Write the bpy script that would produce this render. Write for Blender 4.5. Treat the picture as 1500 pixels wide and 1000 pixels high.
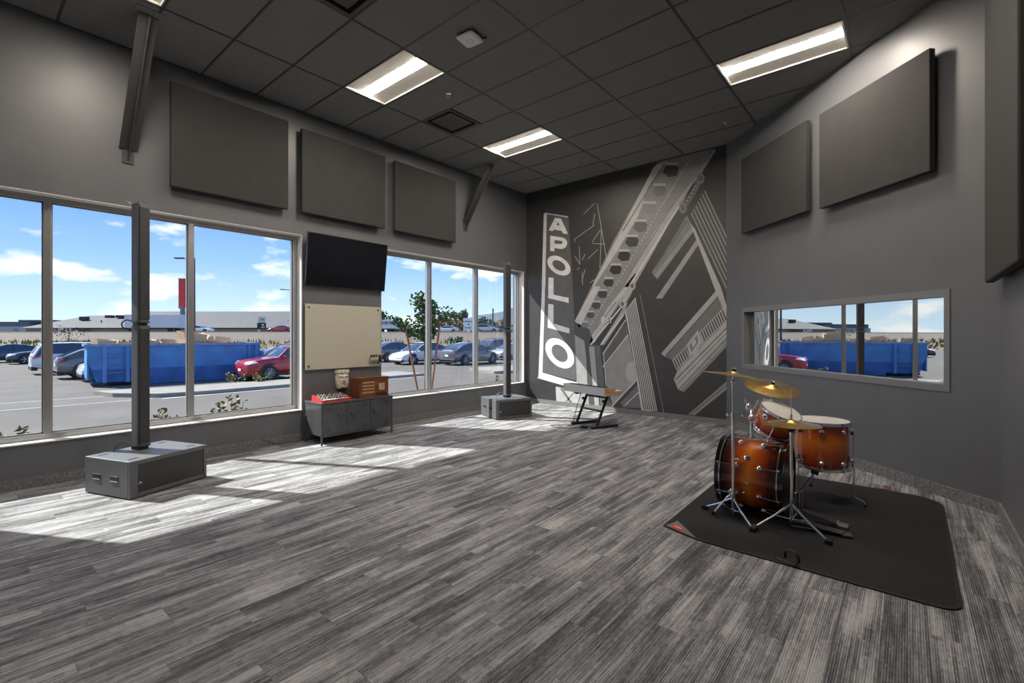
import bpy, bmesh, math, random
from mathutils import Vector, Matrix
random.seed(7)
for o in list(bpy.data.objects): bpy.data.objects.remove(o)
S = bpy.context.scene
COL = S.collection
R = math.radians

# ------------------------------------------------------------------ camera, sky, sun, exposure
CAM_Z = 1.455
TH = R(40.06)
FPX = 690.0
cd = bpy.data.cameras.new('camera'); cam = bpy.data.objects.new('camera', cd); COL.objects.link(cam)
cam.location = (0, 0, CAM_Z); cam.rotation_euler = (R(90), 0, TH)
cd.sensor_width = 36.0; cd.lens = FPX*36/1500; cd.shift_y = -10/1500; cd.clip_start = .05; cd.clip_end = 3000
S.camera = cam
S.view_settings.view_transform = 'Standard'; S.view_settings.look = 'None'
S.view_settings.gamma = 1; S.view_settings.use_curve_mapping = False
S.view_settings.exposure = 1.2

SKY_STRENGTH = 1.3
SUN_STRENGTH = 6.6
LAMP_STRENGTH = 44.0
GLASS_T = 0.80

w = bpy.data.worlds.new('sky'); S.world = w; w.use_nodes = True
nt = w.node_tree; nt.nodes.clear()
def N(t, k, **kw):
    n = t.nodes.new(k)
    for a, b in kw.items(): setattr(n, a, b)
    return n
def build_sky():
    L = nt.links.new
    tc = N(nt, 'ShaderNodeTexCoord'); sep = N(nt, 'ShaderNodeSeparateXYZ'); L(tc.outputs['Generated'], sep.inputs[0])
    ramp = N(nt, 'ShaderNodeValToRGB'); L(sep.outputs[2], ramp.inputs[0])
    e = ramp.color_ramp.elements
    e[0].position = 0.0; e[0].color = (.47, .56, .62, 1)
    e[1].position = .75; e[1].color = (.035, .11, .36, 1)
    for p, c in ((.05, (.37, .48, .60)), (.13, (.21, .35, .59)), (.24, (.105, .225, .54))):
        x = e.new(p); x.color = (*c, 1)
    # cumulus: noise on the view direction, squashed in height
    no = N(nt, 'ShaderNodeTexNoise'); no.inputs['Scale'].default_value = 8.0; no.inputs['Detail'].default_value = 7
    no.inputs['Roughness'].default_value = .5
    mp = N(nt, 'ShaderNodeMapping'); mp.inputs['Location'].default_value = (.35, .1, .2); mp.inputs['Scale'].default_value = (1, 1, 2.6)
    L(tc.outputs['Generated'], mp.inputs[0]); L(mp.outputs[0], no.inputs['Vector'])
    cr = N(nt, 'ShaderNodeValToRGB'); L(no.outputs['Fac'], cr.inputs[0])
    cr.color_ramp.elements[0].position = .55; cr.color_ramp.elements[0].color = (0, 0, 0, 1)
    cr.color_ramp.elements[1].position = .66; cr.color_ramp.elements[1].color = (1, 1, 1, 1)
    mix = N(nt, 'ShaderNodeMixRGB'); L(cr.outputs[0], mix.inputs[0]); L(ramp.outputs[0], mix.inputs[1])
    mix.inputs[2].default_value = (.64, .635, .63, 1)
    bg = N(nt, 'ShaderNodeBackground'); L(mix.outputs[0], bg.inputs[0]); bg.inputs[1].default_value = SKY_STRENGTH
    out = N(nt, 'ShaderNodeOutputWorld'); L(bg.outputs[0], out.inputs[0])
build_sky()

SUN_DIR = Vector((1, .55, -1.12)).normalized()
sd = bpy.data.lights.new('sun', 'SUN'); sun = bpy.data.objects.new('sun', sd); COL.objects.link(sun)
sd.energy = SUN_STRENGTH; sd.angle = R(.53); sd.color = (1, .95, .87)
sun.rotation_euler = SUN_DIR.to_track_quat('-Z', 'Y').to_euler(); sun.location = (-20, -10, 30)

# ------------------------------------------------------------------ geometry helpers
class MB:
    def __init__(s): s.v = []; s.f = []
    def add(s, vs, fs):
        n = len(s.v); s.v += [Vector(v) for v in vs]; s.f += [tuple(i+n for i in f) for f in fs]; return s
    def box(s, a, b):
        x0, y0, z0 = [min(p, q) for p, q in zip(a, b)]; x1, y1, z1 = [max(p, q) for p, q in zip(a, b)]
        return s.add([(x0,y0,z0),(x1,y0,z0),(x1,y1,z0),(x0,y1,z0),(x0,y0,z1),(x1,y0,z1),(x1,y1,z1),(x0,y1,z1)],
                     [(3,2,1,0),(4,5,6,7),(0,1,5,4),(1,2,6,5),(2,3,7,6),(3,0,4,7)])
    def cbox(s, c, d): return s.box([p-q/2 for p, q in zip(c, d)], [p+q/2 for p, q in zip(c, d)])
    def obox(s, c, d, M):
        n = len(s.v); s.cbox((0,0,0), d); c = Vector(c)
        for i in range(n, len(s.v)): s.v[i] = M @ s.v[i] + c
        return s
    def cyl(s, p0, p1, r0, r1=None, seg=12, cap=True):
        r1 = r0 if r1 is None else r1
        return s.lathe([(0, 0)] * 0 + [(r0, 0), (r1, (Vector(p1)-Vector(p0)).length)], p0, Vector(p1)-Vector(p0), seg, cap)
    def lathe(s, prof, o, ax, seg=16, cap=True):
        o = Vector(o); ax = Vector(ax).normalized()
        t = Vector((0, 0, 1)) if abs(ax.z) < .9 else Vector((1, 0, 0))
        u = ax.cross(t).normalized(); v = ax.cross(u)
        vs = []; fs = []
        for r, h in prof:
            for k in range(seg):
                a = 2*math.pi*k/seg; vs.append(o+ax*h+u*(r*math.cos(a))+v*(r*math.sin(a)))
        for i in range(len(prof)-1):
            for k in range(seg):
                k2 = (k+1) % seg; fs.append((i*seg+k2, i*seg+k, (i+1)*seg+k, (i+1)*seg+k2))
        if cap:
            fs.append(tuple(range(seg))); m = (len(prof)-1)*seg; fs.append(tuple(m+k for k in reversed(range(seg))))
        return s.add(vs, fs)
    def tube(s, pts, r, seg=8):
        pts = [Vector(p) for p in pts]; vs = []; fs = []; pu = None
        for i, p in enumerate(pts):
            d = (pts[min(i+1, len(pts)-1)]-pts[max(i-1, 0)]).normalized()
            if pu is None: pu = d.cross(Vector((0,0,1)) if abs(d.z) < .9 else Vector((1,0,0))).normalized()
            u = (pu-d*pu.dot(d)).normalized(); pu = u; v = d.cross(u)
            rr = r[i] if isinstance(r, (list, tuple)) else r
            for k in range(seg):
                a = 2*math.pi*k/seg; vs.append(p+u*(rr*math.cos(a))+v*(rr*math.sin(a)))
        for i in range(len(pts)-1):
            for k in range(seg):
                k2 = (k+1) % seg; fs.append((i*seg+k, i*seg+k2, (i+1)*seg+k2, (i+1)*seg+k))
        fs.append(tuple(reversed(range(seg)))); m = (len(pts)-1)*seg; fs.append(tuple(m+k for k in range(seg)))
        return s.add(vs, fs)
    def prism(s, poly, ext):
        poly = [Vector(p) for p in poly]; ext = Vector(ext); n = len(poly)
        return s.add(poly+[p+ext for p in poly], [tuple(reversed(range(n))), tuple(range(n, 2*n))]+[(i, (i+1) % n, n+(i+1) % n, n+i) for i in range(n)])
    def ball(s, c, r, seg=10, rings=6, sc=(1,1,1)):
        c = Vector(c); vs = []; fs = []
        for i in range(rings+1):
            a = math.pi*i/rings
            for k in range(seg):
                b = 2*math.pi*k/seg
                vs.append(c+Vector((r*sc[0]*math.sin(a)*math.cos(b), r*sc[1]*math.sin(a)*math.sin(b), r*sc[2]*math.cos(a))))
        for i in range(rings):
            for k in range(seg):
                k2 = (k+1) % seg; fs.append((i*seg+k, (i+1)*seg+k, (i+1)*seg+k2, i*seg+k2))
        return s.add(vs, fs)
    def xf(s, M):
        s.v = [M @ v for v in s.v]; return s
    def mesh(s, name, smooth=None):
        me = bpy.data.meshes.new(name); me.from_pydata([tuple(v) for v in s.v], [], s.f)
        bm = bmesh.new(); bm.from_mesh(me); bmesh.ops.remove_doubles(bm, verts=bm.verts, dist=1e-6)
        bmesh.ops.recalc_face_normals(bm, faces=bm.faces); bm.to_mesh(me); bm.free()
        if smooth:
            me.shade_smooth(); me.set_sharp_from_angle(angle=R(smooth))
        return me

def link(name, me, mat, parent=None, loc=None, rot=None):
    o = bpy.data.objects.new(name, me); COL.objects.link(o)
    if mat is not None:
        if len(me.materials) == 0: me.materials.append(mat)
    if parent is not None: o.parent = parent
    if loc is not None: o.location = loc
    if rot is not None: o.rotation_euler = rot
    return o
def obj(name, mb, mat, parent=None, world=False, smooth=None, bevel=0, label=None):
    if world and parent is not None:
        root = parent; off = Vector((0,0,0))
        while root is not None: off += root.location; root = root.parent
        mb = MB().add([v-off for v in mb.v], mb.f)
    o = link(name, mb.mesh(name, smooth), mat, parent)
    if bevel:
        m = o.modifiers.new('bevel', 'BEVEL'); m.width = bevel; m.segments = 2; m.limit_method = 'ANGLE'; m.angle_limit = R(40)
    if label: o['label'] = label
    return o
def tag(o, label, cat, group=None):
    o['label'] = label; o['category'] = cat
    if group: o['group'] = group
    return o
def thing(name, label, cat, loc=(0,0,0), rotz=0, group=None):
    o = bpy.data.objects.new(name, None); COL.objects.link(o); o.empty_display_size = .1
    o.location = loc; o.rotation_euler = (0, 0, rotz); return tag(o, label, cat, group)
def struct(name, mb, mat, smooth=None, bevel=0):
    o = obj(name, mb, mat, None, smooth=smooth, bevel=bevel); o['kind'] = 'structure'; return o
def ring(c, r, ax=(0,0,1), n=20, a0=0, a1=2*math.pi):
    ax = Vector(ax).normalized(); t = Vector((0,0,1)) if abs(ax.z) < .9 else Vector((1,0,0))
    u = ax.cross(t).normalized(); v = ax.cross(u); c = Vector(c)
    return [c+u*r*math.cos(a0+(a1-a0)*i/n)+v*r*math.sin(a0+(a1-a0)*i/n) for i in range(n+1)]
FW = Vector((-math.sin(TH), math.cos(TH), 0)); RT = Vector((math.cos(TH), math.sin(TH), 0))
def away(px, d, z=0.0):
    """a place at distance d in front of the tripod, on the bearing of a column of the plan"""
    p = FW*d+RT*(d*(px-750)/FPX); return Vector((p.x, p.y, z))

# ------------------------------------------------------------------ materials
MATS = {}
def mat(name, col, rough=.5, metal=0, var=0, scale=20, bump=0, bscale=200, spec=None, coat=0, emit=None, estr=0):
    if name in MATS: return MATS[name]
    m = bpy.data.materials.new(name); m.use_nodes = True; t = m.node_tree; b = t.nodes['Principled BSDF']
    b.inputs['Base Color'].default_value = (*col, 1); b.inputs['Roughness'].default_value = rough; b.inputs['Metallic'].default_value = metal
    if spec is not None: b.inputs['Specular IOR Level'].default_value = spec
    if coat: b.inputs['Coat Weight'].default_value = coat; b.inputs['Coat Roughness'].default_value = .06
    if emit: b.inputs['Emission Color'].default_value = (*emit, 1); b.inputs['Emission Strength'].default_value = estr
    L = t.links.new
    if var or bump:
        tc = N(t, 'ShaderNodeTexCoord')
    if var:
        n = N(t, 'ShaderNodeTexNoise'); n.inputs['Scale'].default_value = scale; n.inputs['Detail'].default_value = 5; L(tc.outputs['Object'], n.inputs['Vector'])
        r = N(t, 'ShaderNodeValToRGB'); L(n.outputs['Fac'], r.inputs[0])
        r.color_ramp.elements[0].position = .3; r.color_ramp.elements[1].position = .7
        r.color_ramp.elements[0].color = (*[c*(1-var) for c in col], 1); r.color_ramp.elements[1].color = (*[min(1, c*(1+var)) for c in col], 1)
        L(r.outputs[0], b.inputs['Base Color'])
    if bump:
        n = N(t, 'ShaderNodeTexNoise'); n.inputs['Scale'].default_value = bscale; n.inputs['Detail'].default_value = 3; L(tc.outputs['Object'], n.inputs['Vector'])
        bp = N(t, 'ShaderNodeBump'); bp.inputs['Strength'].default_value = bump; bp.inputs['Distance'].default_value = .01
        L(n.outputs['Fac'], bp.inputs['Height']); L(bp.outputs[0], b.inputs['Normal'])
    MATS[name] = m; return m

def math_node(t, op, a, b=None, c=None):
    n = N(t, 'ShaderNodeMath', operation=op)
    for i, v in enumerate((a, b, c)):
        if v is None: continue
        if isinstance(v, (int, float)): n.inputs[i].default_value = v
        else: t.links.new(v, n.inputs[i])
    return n.outputs[0]
def carpet_mat(name, shift=0.0):
    m = bpy.data.materials.new(name); m.use_nodes = True; t = m.node_tree; b = t.nodes['Principled BSDF']; L = t.links.new
    g = N(t, 'ShaderNodeNewGeometry'); sp = N(t, 'ShaderNodeSeparateXYZ'); L(g.outputs['Position'], sp.inputs[0])
    X, Y = sp.outputs[0], sp.outputs[1]
    oi = N(t, 'ShaderNodeObjectInfo'); rnd = oi.outputs['Random']
    M = lambda op, a, bb=None, c=None: math_node(t, op, a, bb, c)
    def comb(a, bb, c=0.0):
        n = N(t, 'ShaderNodeCombineXYZ')
        for i, v in enumerate((a, bb, c)):
            if isinstance(v, (int, float)): n.inputs[i].default_value = v
            else: L(v, n.inputs[i])
        return n.outputs[0]
    def noise(vec, scale, detail=2, rough=.5):
        n = N(t, 'ShaderNodeTexNoise'); n.inputs['Scale'].default_value = scale; n.inputs['Detail'].default_value = detail; n.inputs['Roughness'].default_value = rough
        L(vec, n.inputs['Vector']); return n.outputs['Fac']
    def white(vec):
        n = N(t, 'ShaderNodeTexWhiteNoise', noise_dimensions='3D'); L(vec, n.inputs['Vector']); return n.outputs['Value']
    r10 = M('MULTIPLY', rnd, 37.0)
    # thin yarn lines running along the plank
    lines = noise(comb(M('MULTIPLY', X, 110.0), M('MULTIPLY', Y, 1.6), r10), 1.0, 3, .6)
    # blocky runs: columns of 3 cm yarn that switch tone along the plank
    cx = M('FLOOR', M('MULTIPLY', X, 24.0)); jit = white(comb(cx, 3.3, r10))
    cy = M('FLOOR', M('ADD', M('MULTIPLY', Y, 2.6), M('MULTIPLY', jit, 9.0)))
    blk = white(comb(cx, cy, r10))
    cx2 = M('FLOOR', M('MULTIPLY', X, 60.0)); jit2 = white(comb(cx2, 1.3, r10))
    cy2 = M('FLOOR', M('ADD', M('MULTIPLY', Y, 5.0), M('MULTIPLY', jit2, 9.0)))
    blk2 = white(comb(cx2, cy2, r10))
    qx = M('DIVIDE', M('FLOOR', M('MULTIPLY', X, 50.0)), 50.0); qy = M('DIVIDE', M('FLOOR', M('MULTIPLY', Y, 14.0)), 14.0)
    patch = M('ADD', M('MULTIPLY', noise(comb(M('MULTIPLY', qx, 9.0), M('MULTIPLY', qy, 1.5), r10), 1.0, 2), .6), M('MULTIPLY', noise(comb(M('MULTIPLY', X, 9.0), M('MULTIPLY', Y, 1.5), r10), 1.0, 2), .4))
    dith = white(comb(M('FLOOR', M('MULTIPLY', X, 102.0)), M('FLOOR', M('MULTIPLY', Y, 36.0)), r10))
    v = M('ADD', M('MULTIPLY', M('SUBTRACT', lines, .5), 1.15), .43+shift)
    for src, k in ((patch, 1.35), (blk, .20), (blk2, .16), (rnd, .13), (dith, .16)): v = M('ADD', v, M('MULTIPLY', M('SUBTRACT', src, .5), k))
    # loops
    rib = M('SINE', M('MULTIPLY', X, 2*math.pi/.0098)); rib2 = M('SINE', M('MULTIPLY', Y, 2*math.pi/.011))
    loop = noise(comb(M('MULTIPLY', X, 260.0), M('MULTIPLY', Y, 110.0), 0.0), 1.0, 2, .7)
    v = M('ADD', v, M('MULTIPLY', M('SUBTRACT', loop, .5), .34))
    v = M('ADD', v, M('MULTIPLY', rib, .15))
    rp = N(t, 'ShaderNodeValToRGB'); L(v, rp.inputs[0])
    e = rp.color_ramp.elements
    e[0].position = .05; e[0].color = (.070, .070, .077, 1); e[1].position = 1.0; e[1].color = (.50, .50, .50, 1)
    for p, c in ((.33, (.160, .161, .172)), (.50, (.235, .236, .249)), (.64, (.335, .335, .345)), (.82, (.43, .43, .435))):
        x = e.new(p); x.color = (*c, 1)
    L(rp.outputs[0], b.inputs['Base Color']); b.inputs['Roughness'].default_value = .95; b.inputs['Specular IOR Level'].default_value = .15
    bp = N(t, 'ShaderNodeBump'); bp.inputs['Strength'].default_value = .25; bp.inputs['Distance'].default_value = .003
    L(loop, bp.inputs['Height']); L(bp.outputs[0], b.inputs['Normal'])
    MATS[name] = m; return m
def glass_mat(name, tint, refl, rough=0.0):
    """thin pane: tinted see-through plus a mirror share that grows at grazing angles"""
    m = bpy.data.materials.new(name); m.use_nodes = True; t = m.node_tree; t.nodes.clear(); L = t.links.new
    tr = N(t, 'ShaderNodeBsdfTransparent'); tr.inputs[0].default_value = (*tint, 1)
    gl = N(t, 'ShaderNodeBsdfGlossy'); gl.inputs['Roughness'].default_value = rough; gl.inputs[0].default_value = (1, 1, 1, 1)
    fr = N(t, 'ShaderNodeLayerWeight'); fr.inputs['Blend'].default_value = .5
    fac = math_node(t, 'MINIMUM', math_node(t, 'ADD', math_node(t, 'MULTIPLY', math_node(t, 'POWER', fr.outputs['Facing'], 4.0), .5), refl), .95)
    mx = N(t, 'ShaderNodeMixShader'); L(fac, mx.inputs[0]); L(tr.outputs[0], mx.inputs[1]); L(gl.outputs[0], mx.inputs[2])
    out = N(t, 'ShaderNodeOutputMaterial'); L(mx.outputs[0], out.inputs[0])
    MATS[name] = m; return m
def sunburst_mat(name, axis, lo, hi):
    """amber lacquer fading to dark brown-black at both ends of the shell (a painted finish)"""
    m = bpy.data.materials.new(name); m.use_nodes = True; t = m.node_tree; b = t.nodes['Principled BSDF']; L = t.links.new
    tc = N(t, 'ShaderNodeTexCoord'); sp = N(t, 'ShaderNodeSeparateXYZ'); L(tc.outputs['Object'], sp.inputs[0])
    mr = N(t, 'ShaderNodeMapRange'); L(sp.outputs[axis], mr.inputs[0]); mr.inputs[1].default_value = lo; mr.inputs[2].default_value = hi
    n = N(t, 'ShaderNodeTexNoise'); n.inputs['Scale'].default_value = 6
    mp = N(t, 'ShaderNodeMapping'); s = [14, 14, 14]; s[axis] = 1.2; mp.inputs['Scale'].default_value = s
    L(tc.outputs['Object'], mp.inputs[0]); L(mp.outputs[0], n.inputs['Vector'])
    v = math_node(t, 'ADD', mr.outputs[0], math_node(t, 'MULTIPLY', math_node(t, 'SUBTRACT', n.outputs['Fac'], .5), .12))
    rp = N(t, 'ShaderNodeValToRGB'); L(v, rp.inputs[0]); e = rp.color_ramp.elements
    e[0].position = 0; e[0].color = (.012, .005, .004, 1); e[1].position = 1; e[1].color = (.012, .005, .004, 1)
    for p, c in ((.14, (.10, .010, .004)), (.34, (.58, .085, .005)), (.52, (.90, .25, .012)), (.66, (.58, .085, .005)), (.86, (.10, .010, .004))):
        x = e.new(p); x.color = (*c, 1)
    L(rp.outputs[0], b.inputs['Base Color']); b.inputs['Roughness'].default_value = .22; b.inputs['Coat Weight'].default_value = 1; b.inputs['Coat Roughness'].default_value = .04
    MATS[name] = m; return m
def perforated_mat(name, col, hole, scale):
    m = bpy.data.materials.new(name); m.use_nodes = True; t = m.node_tree; b = t.nodes['Principled BSDF']; L = t.links.new
    tc = N(t, 'ShaderNodeTexCoord'); v = N(t, 'ShaderNodeTexVoronoi'); v.inputs['Scale'].default_value = scale; v.inputs['Randomness'].default_value = .15
    L(tc.outputs['Object'], v.inputs['Vector'])
    rp = N(t, 'ShaderNodeValToRGB'); L(v.outputs['Distance'], rp.inputs[0]); rp.color_ramp.interpolation = 'CONSTANT'
    rp.color_ramp.elements[0].color = (*hole, 1); rp.color_ramp.elements[1].position = .46; rp.color_ramp.elements[1].color = (*col, 1)
    L(rp.outputs[0], b.inputs['Base Color']); b.inputs['Roughness'].default_value = .5; b.inputs['Metallic'].default_value = .3
    MATS[name] = m; return m
def wood_mat(name, c0, c1, axis=0, rough=.35):
    m = bpy.data.materials.new(name); m.use_nodes = True; t = m.node_tree; b = t.nodes['Principled BSDF']; L = t.links.new
    tc = N(t, 'ShaderNodeTexCoord'); mp = N(t, 'ShaderNodeMapping'); s = [40, 40, 40]; s[axis] = 3; mp.inputs['Scale'].default_value = s
    L(tc.outputs['Object'], mp.inputs[0]); n = N(t, 'ShaderNodeTexNoise'); n.inputs['Scale'].default_value = 1.5; n.inputs['Detail'].default_value = 6; L(mp.outputs[0], n.inputs['Vector'])
    rp = N(t, 'ShaderNodeValToRGB'); L(n.outputs['Fac'], rp.inputs[0]); rp.color_ramp.elements[0].position = .3; rp.color_ramp.elements[1].position = .7
    rp.color_ramp.elements[0].color = (*c0, 1); rp.color_ramp.elements[1].color = (*c1, 1)
    L(rp.outputs[0], b.inputs['Base Color']); b.inputs['Roughness'].default_value = rough
    MATS[name] = m; return m

wall_m = mat('charcoal_wall_paint', (.138, .142, .152), .40, var=.05, scale=3, bump=.04, bscale=60, spec=.5)
panel_m = mat('charcoal_panel_cloth', (.036, .0355, .0355), .85, var=.08, scale=5, bump=.25, bscale=400)
sill_m = mat('grey_sill', (.68, .67, .66), .4)
alu_m = mat('brushed_aluminium', (.46, .45, .44), .34, metal=.75)
tile_m = mat('charcoal_ceiling_tile', (.20, .196, .19), .9, var=.22, scale=90, bump=.5, bscale=120)
tbar_m = mat('black_ceiling_grid', (.055, .054, .053), .28)
carpet_m = carpet_mat('carpet_plank_yarn')
carpet_base_m = mat('carpet_base_yarn', (.20, .198, .197), .95, var=.45, scale=55, bump=.3, bscale=250)
black_m = mat('black_plastic', (.018, .018, .019), .45)
rubber_m = mat('black_rubber', (.012, .012, .012), .8)
chrome_m = mat('chrome', (.95, .95, .96), .17, metal=1)
steel_m = mat('steel_dark', (.055, .055, .058), .45, metal=.4)
white_m = mat('white_plastic', (.80, .80, .79), .4)
speaker_m = mat('graphite_speaker_paint', (.125, .128, .136), .45, var=.06, scale=120, bump=.1, bscale=300)
grille_m = perforated_mat('speaker_grille', (.060, .060, .063), (.004, .004, .004), 70)
pane_m = glass_mat('window_glass', (GLASS_T, GLASS_T*1.03, GLASS_T*1.03), .02)
studio_pane_m = glass_mat('studio_glass', (.55, .57, .58), .64)
cast_m = mat('white_troffer_pan', (.70, .67, .62), .5)

# ------------------------------------------------------------------ room shell
XW, YM, HC = -6.38, 8.05, 4.515           # left wall face, mural wall face, ceiling height
XR = .57; YB = -1.25                      # right wall face, rear wall face
CA = Vector((-2.24, YM, 0)); CB = Vector((XR, 5.42, 0))   # the angled wall runs from CA to CB
AD = (CB-CA).normalized(); AN = Vector((-AD.y, AD.x, 0))*-1   # AN points into the room
if AN.dot(Vector((-3, 3, 0))-CA) < 0: AN = -AN
SILL, HEAD = .415, 2.825
W1 = (-.62, 3.10); W2 = (4.37, 7.995)     # window openings along the left wall
T = .32
def clip(poly, p, n):
    out = []
    for i in range(len(poly)):
        a, b = poly[i], poly[(i+1) % len(poly)]; da = (a[0]-p.x)*n.x+(a[1]-p.y)*n.y; db = (b[0]-p.x)*n.x+(b[1]-p.y)*n.y
        if da >= 0: out.append(a)
        if (da > 0) != (db > 0) and abs(da-db) > 1e-9:
            k = da/(da-db); out.append((a[0]+(b[0]-a[0])*k, a[1]+(b[1]-a[1])*k))
    return out
def build_shell():
    # floor slab and its carpet planks
    slab = MB().prism([(XW-.3, YB-.1, -.2), (XR+2.6, YB-.1, -.2), (XR+2.6, YM+2.2, -.2), (XW-.3, YM+2.2, -.2)], (0, 0, .19))
    floor = struct('floor', slab, mat('floor_slab', (.05, .05, .05), .9))
    PWD, PLN, GAP, GY = .1745, 1.0, .0010, .0003
    pieces = []
    i = 0; x = XW
    while x < XR:
        off = (i*.37) % 1.0
        y = YB-off
        while y < YM:
            poly = [(x+GAP, max(y, YB)+GY), (min(x+PWD, XR)-GAP, max(y, YB)+GY), (min(x+PWD, XR)-GAP, min(y+PLN, YM)-GY), (x+GAP, min(y+PLN, YM)-GY)]
            if poly[2][1] > poly[0][1] and poly[1][0] > poly[0][0]:
                full = (y >= YB and y+PLN <= YM and x+PWD <= XR)
                cl = clip(poly, CA, AN)
                if len(cl) >= 3:
                    cut = len(cl) != 4 or any(abs(a[0]-b[0])+abs(a[1]-b[1]) > 1e-6 for a, b in zip(cl, poly))
                    c = Vector((x+PWD/2, y+PLN/2, 0)); d = c.dot(FW)
                    u = abs(c.dot(RT)/d*FPX) if d > .5 else 9e9
                    vis = 0 if (u > 830 or d < 1.6) else 1/d**3
                    pieces.append((vis, cl, full and not cut, x, y))
            y += PLN
        x += PWD; i += 1
    pieces.sort(key=lambda q: -q[0])
    shared = MB().box((GAP, GY, -.01), (PWD-GAP, PLN-GY, 0)).mesh('carpet_plank'); shared.materials.append(carpet_m)
    rest = MB()
    for n, (vis, cl, full, x, y) in enumerate(pieces):
        if n < 298 and vis > 0:
            if full: link('carpet_plank', shared, None, floor, (x, y, 0))
            else: obj('carpet_plank', MB().prism([(a, b, -.01) for a, b in cl], (0, 0, .01)), carpet_m, floor)
        else: rest.prism([(a, b, -.01) for a, b in cl], (0, 0, .01))
    r = obj('carpet_planks', rest, carpet_m, floor); r['kind'] = 'stuff'
    # left wall: apron below the windows, header above, pier between, return by the rear corner
    wl = MB()
    wl.box((XW-T, YB, 0), (XW, YM, SILL)).box((XW-T, YB, HEAD), (XW, YM, HC+.4))
    wl.box((XW-T, YB, SILL), (XW, W1[0], HEAD)).box((XW-T, W1[1], SILL), (XW, W2[0], HEAD)).box((XW-T, W2[1], SILL), (XW, YM+.3, HEAD))
    struct('wall_left', wl, wall_m)
    struct('wall_back', MB().box((XW-T, YM, 0), (CA.x+.05, YM+.2, HC+.4)), wall_m)
    # angled wall with the studio window cut out
    s0, s1, z0, z1 = .415, 3.46, .945, 1.862; LN = (CB-CA).length
    wa = MB()
    def slab_a(a, b, za, zb, t=.24):
        p = CA+AD*a; q = CA+AD*b
        wa.prism([(p.x, p.y, za), (q.x, q.y, za), (q.x, q.y, zb), (p.x, p.y, zb)], -AN*t)
    slab_a(0, LN+.02, 0, z0); slab_a(0, LN+.02, z1, HC+.4); slab_a(0, s0, z0, z1); slab_a(s1, LN+.02, z0, z1)
    struct('wall_angled', wa, wall_m)
    struct('wall_right', MB().box((XR, YB, 0), (XR+.2, CB.y+.05, HC+.4)), wall_m)
    struct('wall_rear', MB().box((XW-T, YB-.2, 0), (XR+.2, YB, HC+.4)), wall_m)
    # carpet-covered base strips
    bh = .105; bt = .014
    struct('baseboard_left', MB().box((XW, YB, 0), (XW+bt, YM, bh)), carpet_base_m)
    struct('baseboard_back', MB().box((XW+bt, YM-bt, 0), (CA.x, YM, bh-.02)), carpet_base_m)
    b = MB(); p = CA+AD*.005; q = CB
    b.prism([(p.x, p.y, 0), (q.x, q.y, 0), (q.x, q.y, bh), (p.x, p.y, bh)], AN*bt); struct('baseboard_angled', b, carpet_base_m)
    struct('baseboard_right', MB().box((XR-bt, YB, 0), (XR, CB.y, bh)), carpet_base_m)
    # ceiling: deck, grid bars and lay-in tiles
    deck = struct('ceiling', MB().box((XW-.3, YB-.1, HC+.10), (XR+2.6, YM+2.2, HC+.22)), mat('ceiling_deck', (.02, .02, .02), .9))
    gx = [-5.35+1.22*k for k in range(-1, 6)]; gy = [3.11+.6125*k for k in range(-8, 9)]
    sharedt = None
    holes = []
    for (lx, ly) in LIGHTS: holes.append((lx, ly))
    for xi in gx:
        for yi in gy:
            x0, x1, y0, y1 = max(xi, XW), min(xi+1.22, XR), max(yi, YB), min(yi+.6125, YM)
            if x1-x0 < .03 or y1-y0 < .03: continue
            if any(abs(xi-lx) < .1 and abs(yi-ly) < .1 for lx, ly in holes): continue
            g = .011
            subs = [(x0, x1)]
            for (vx, vy) in VENTS:
                if abs(yi-vy) < .1 and xi-.05 <= vx < xi+1.2:
                    subs = [(x0, xi+.61)] if vx > xi+.3 else [(xi+.61, x1)]
            for sx0, sx1 in subs:
                poly = clip([(sx0+g, y0+g), (sx1-g, y0+g), (sx1-g, y1-g), (sx0+g, y1-g)], CA, AN)
                if len(poly) < 3: continue
                if len(poly) == 4 and abs(sx1-sx0-1.22) < .001 and abs(y1-y0-.6125) < .001 and abs(poly[0][0]-(sx0+g)) < 1e-6 and abs(poly[2][0]-(sx1-g)) < 1e-6 and abs(poly[2][1]-(y1-g)) < 1e-6:
                    if sharedt is None:
                        sharedt = MB().box((g, g, 0), (1.22-g, .6125-g, .018)).mesh('ceiling_tile'); sharedt.materials.append(tile_m)
                    link('ceiling_tile', sharedt, None, deck, (sx0, y0, HC))
                else:
                    obj('ceiling_tile', MB().prism([(a, b2, HC) for a, b2 in poly], (0, 0, .018)), tile_m, deck)
    for yi in gy:
        if YB < yi < YM-.02:
            xe = XR
            k = (yi-CA.y)/(CB.y-CA.y)
            if 0 < k < 1: xe = CA.x+(CB.x-CA.x)*k
            obj('grid_bar', MB().box((XW, yi-.0115, HC-.003), (xe, yi+.0115, HC+.03)), tbar_m, deck)
    for xi in gx:
        if XW < xi < XR:
            ye = YM
            k = (xi-CA.x)/(CB.x-CA.x)
            if 0 < k < 1: ye = CA.y+(CB.y-CA.y)*k
            obj('grid_bar', MB().box((xi-.0115, YB, HC-.0035), (xi+.0115, ye, HC+.03)), tbar_m, deck)
    for nm, bx in (('edge_trim', ((XW, YB, HC-.003), (XW+.02, YM, HC+.02))), ('edge_trim', ((XW, YM-.02, HC-.003), (CA.x, YM, HC+.02)))):
        obj(nm, MB().box(*bx), tbar_m, deck)
    # studio behind the angled window
    st = MB()
    p = CA-AN*.24; q = CB-AN*.24; p2 = CA-AN*2.3-AD*.3; q2 = CB-AN*2.3+AD*.3
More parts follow.
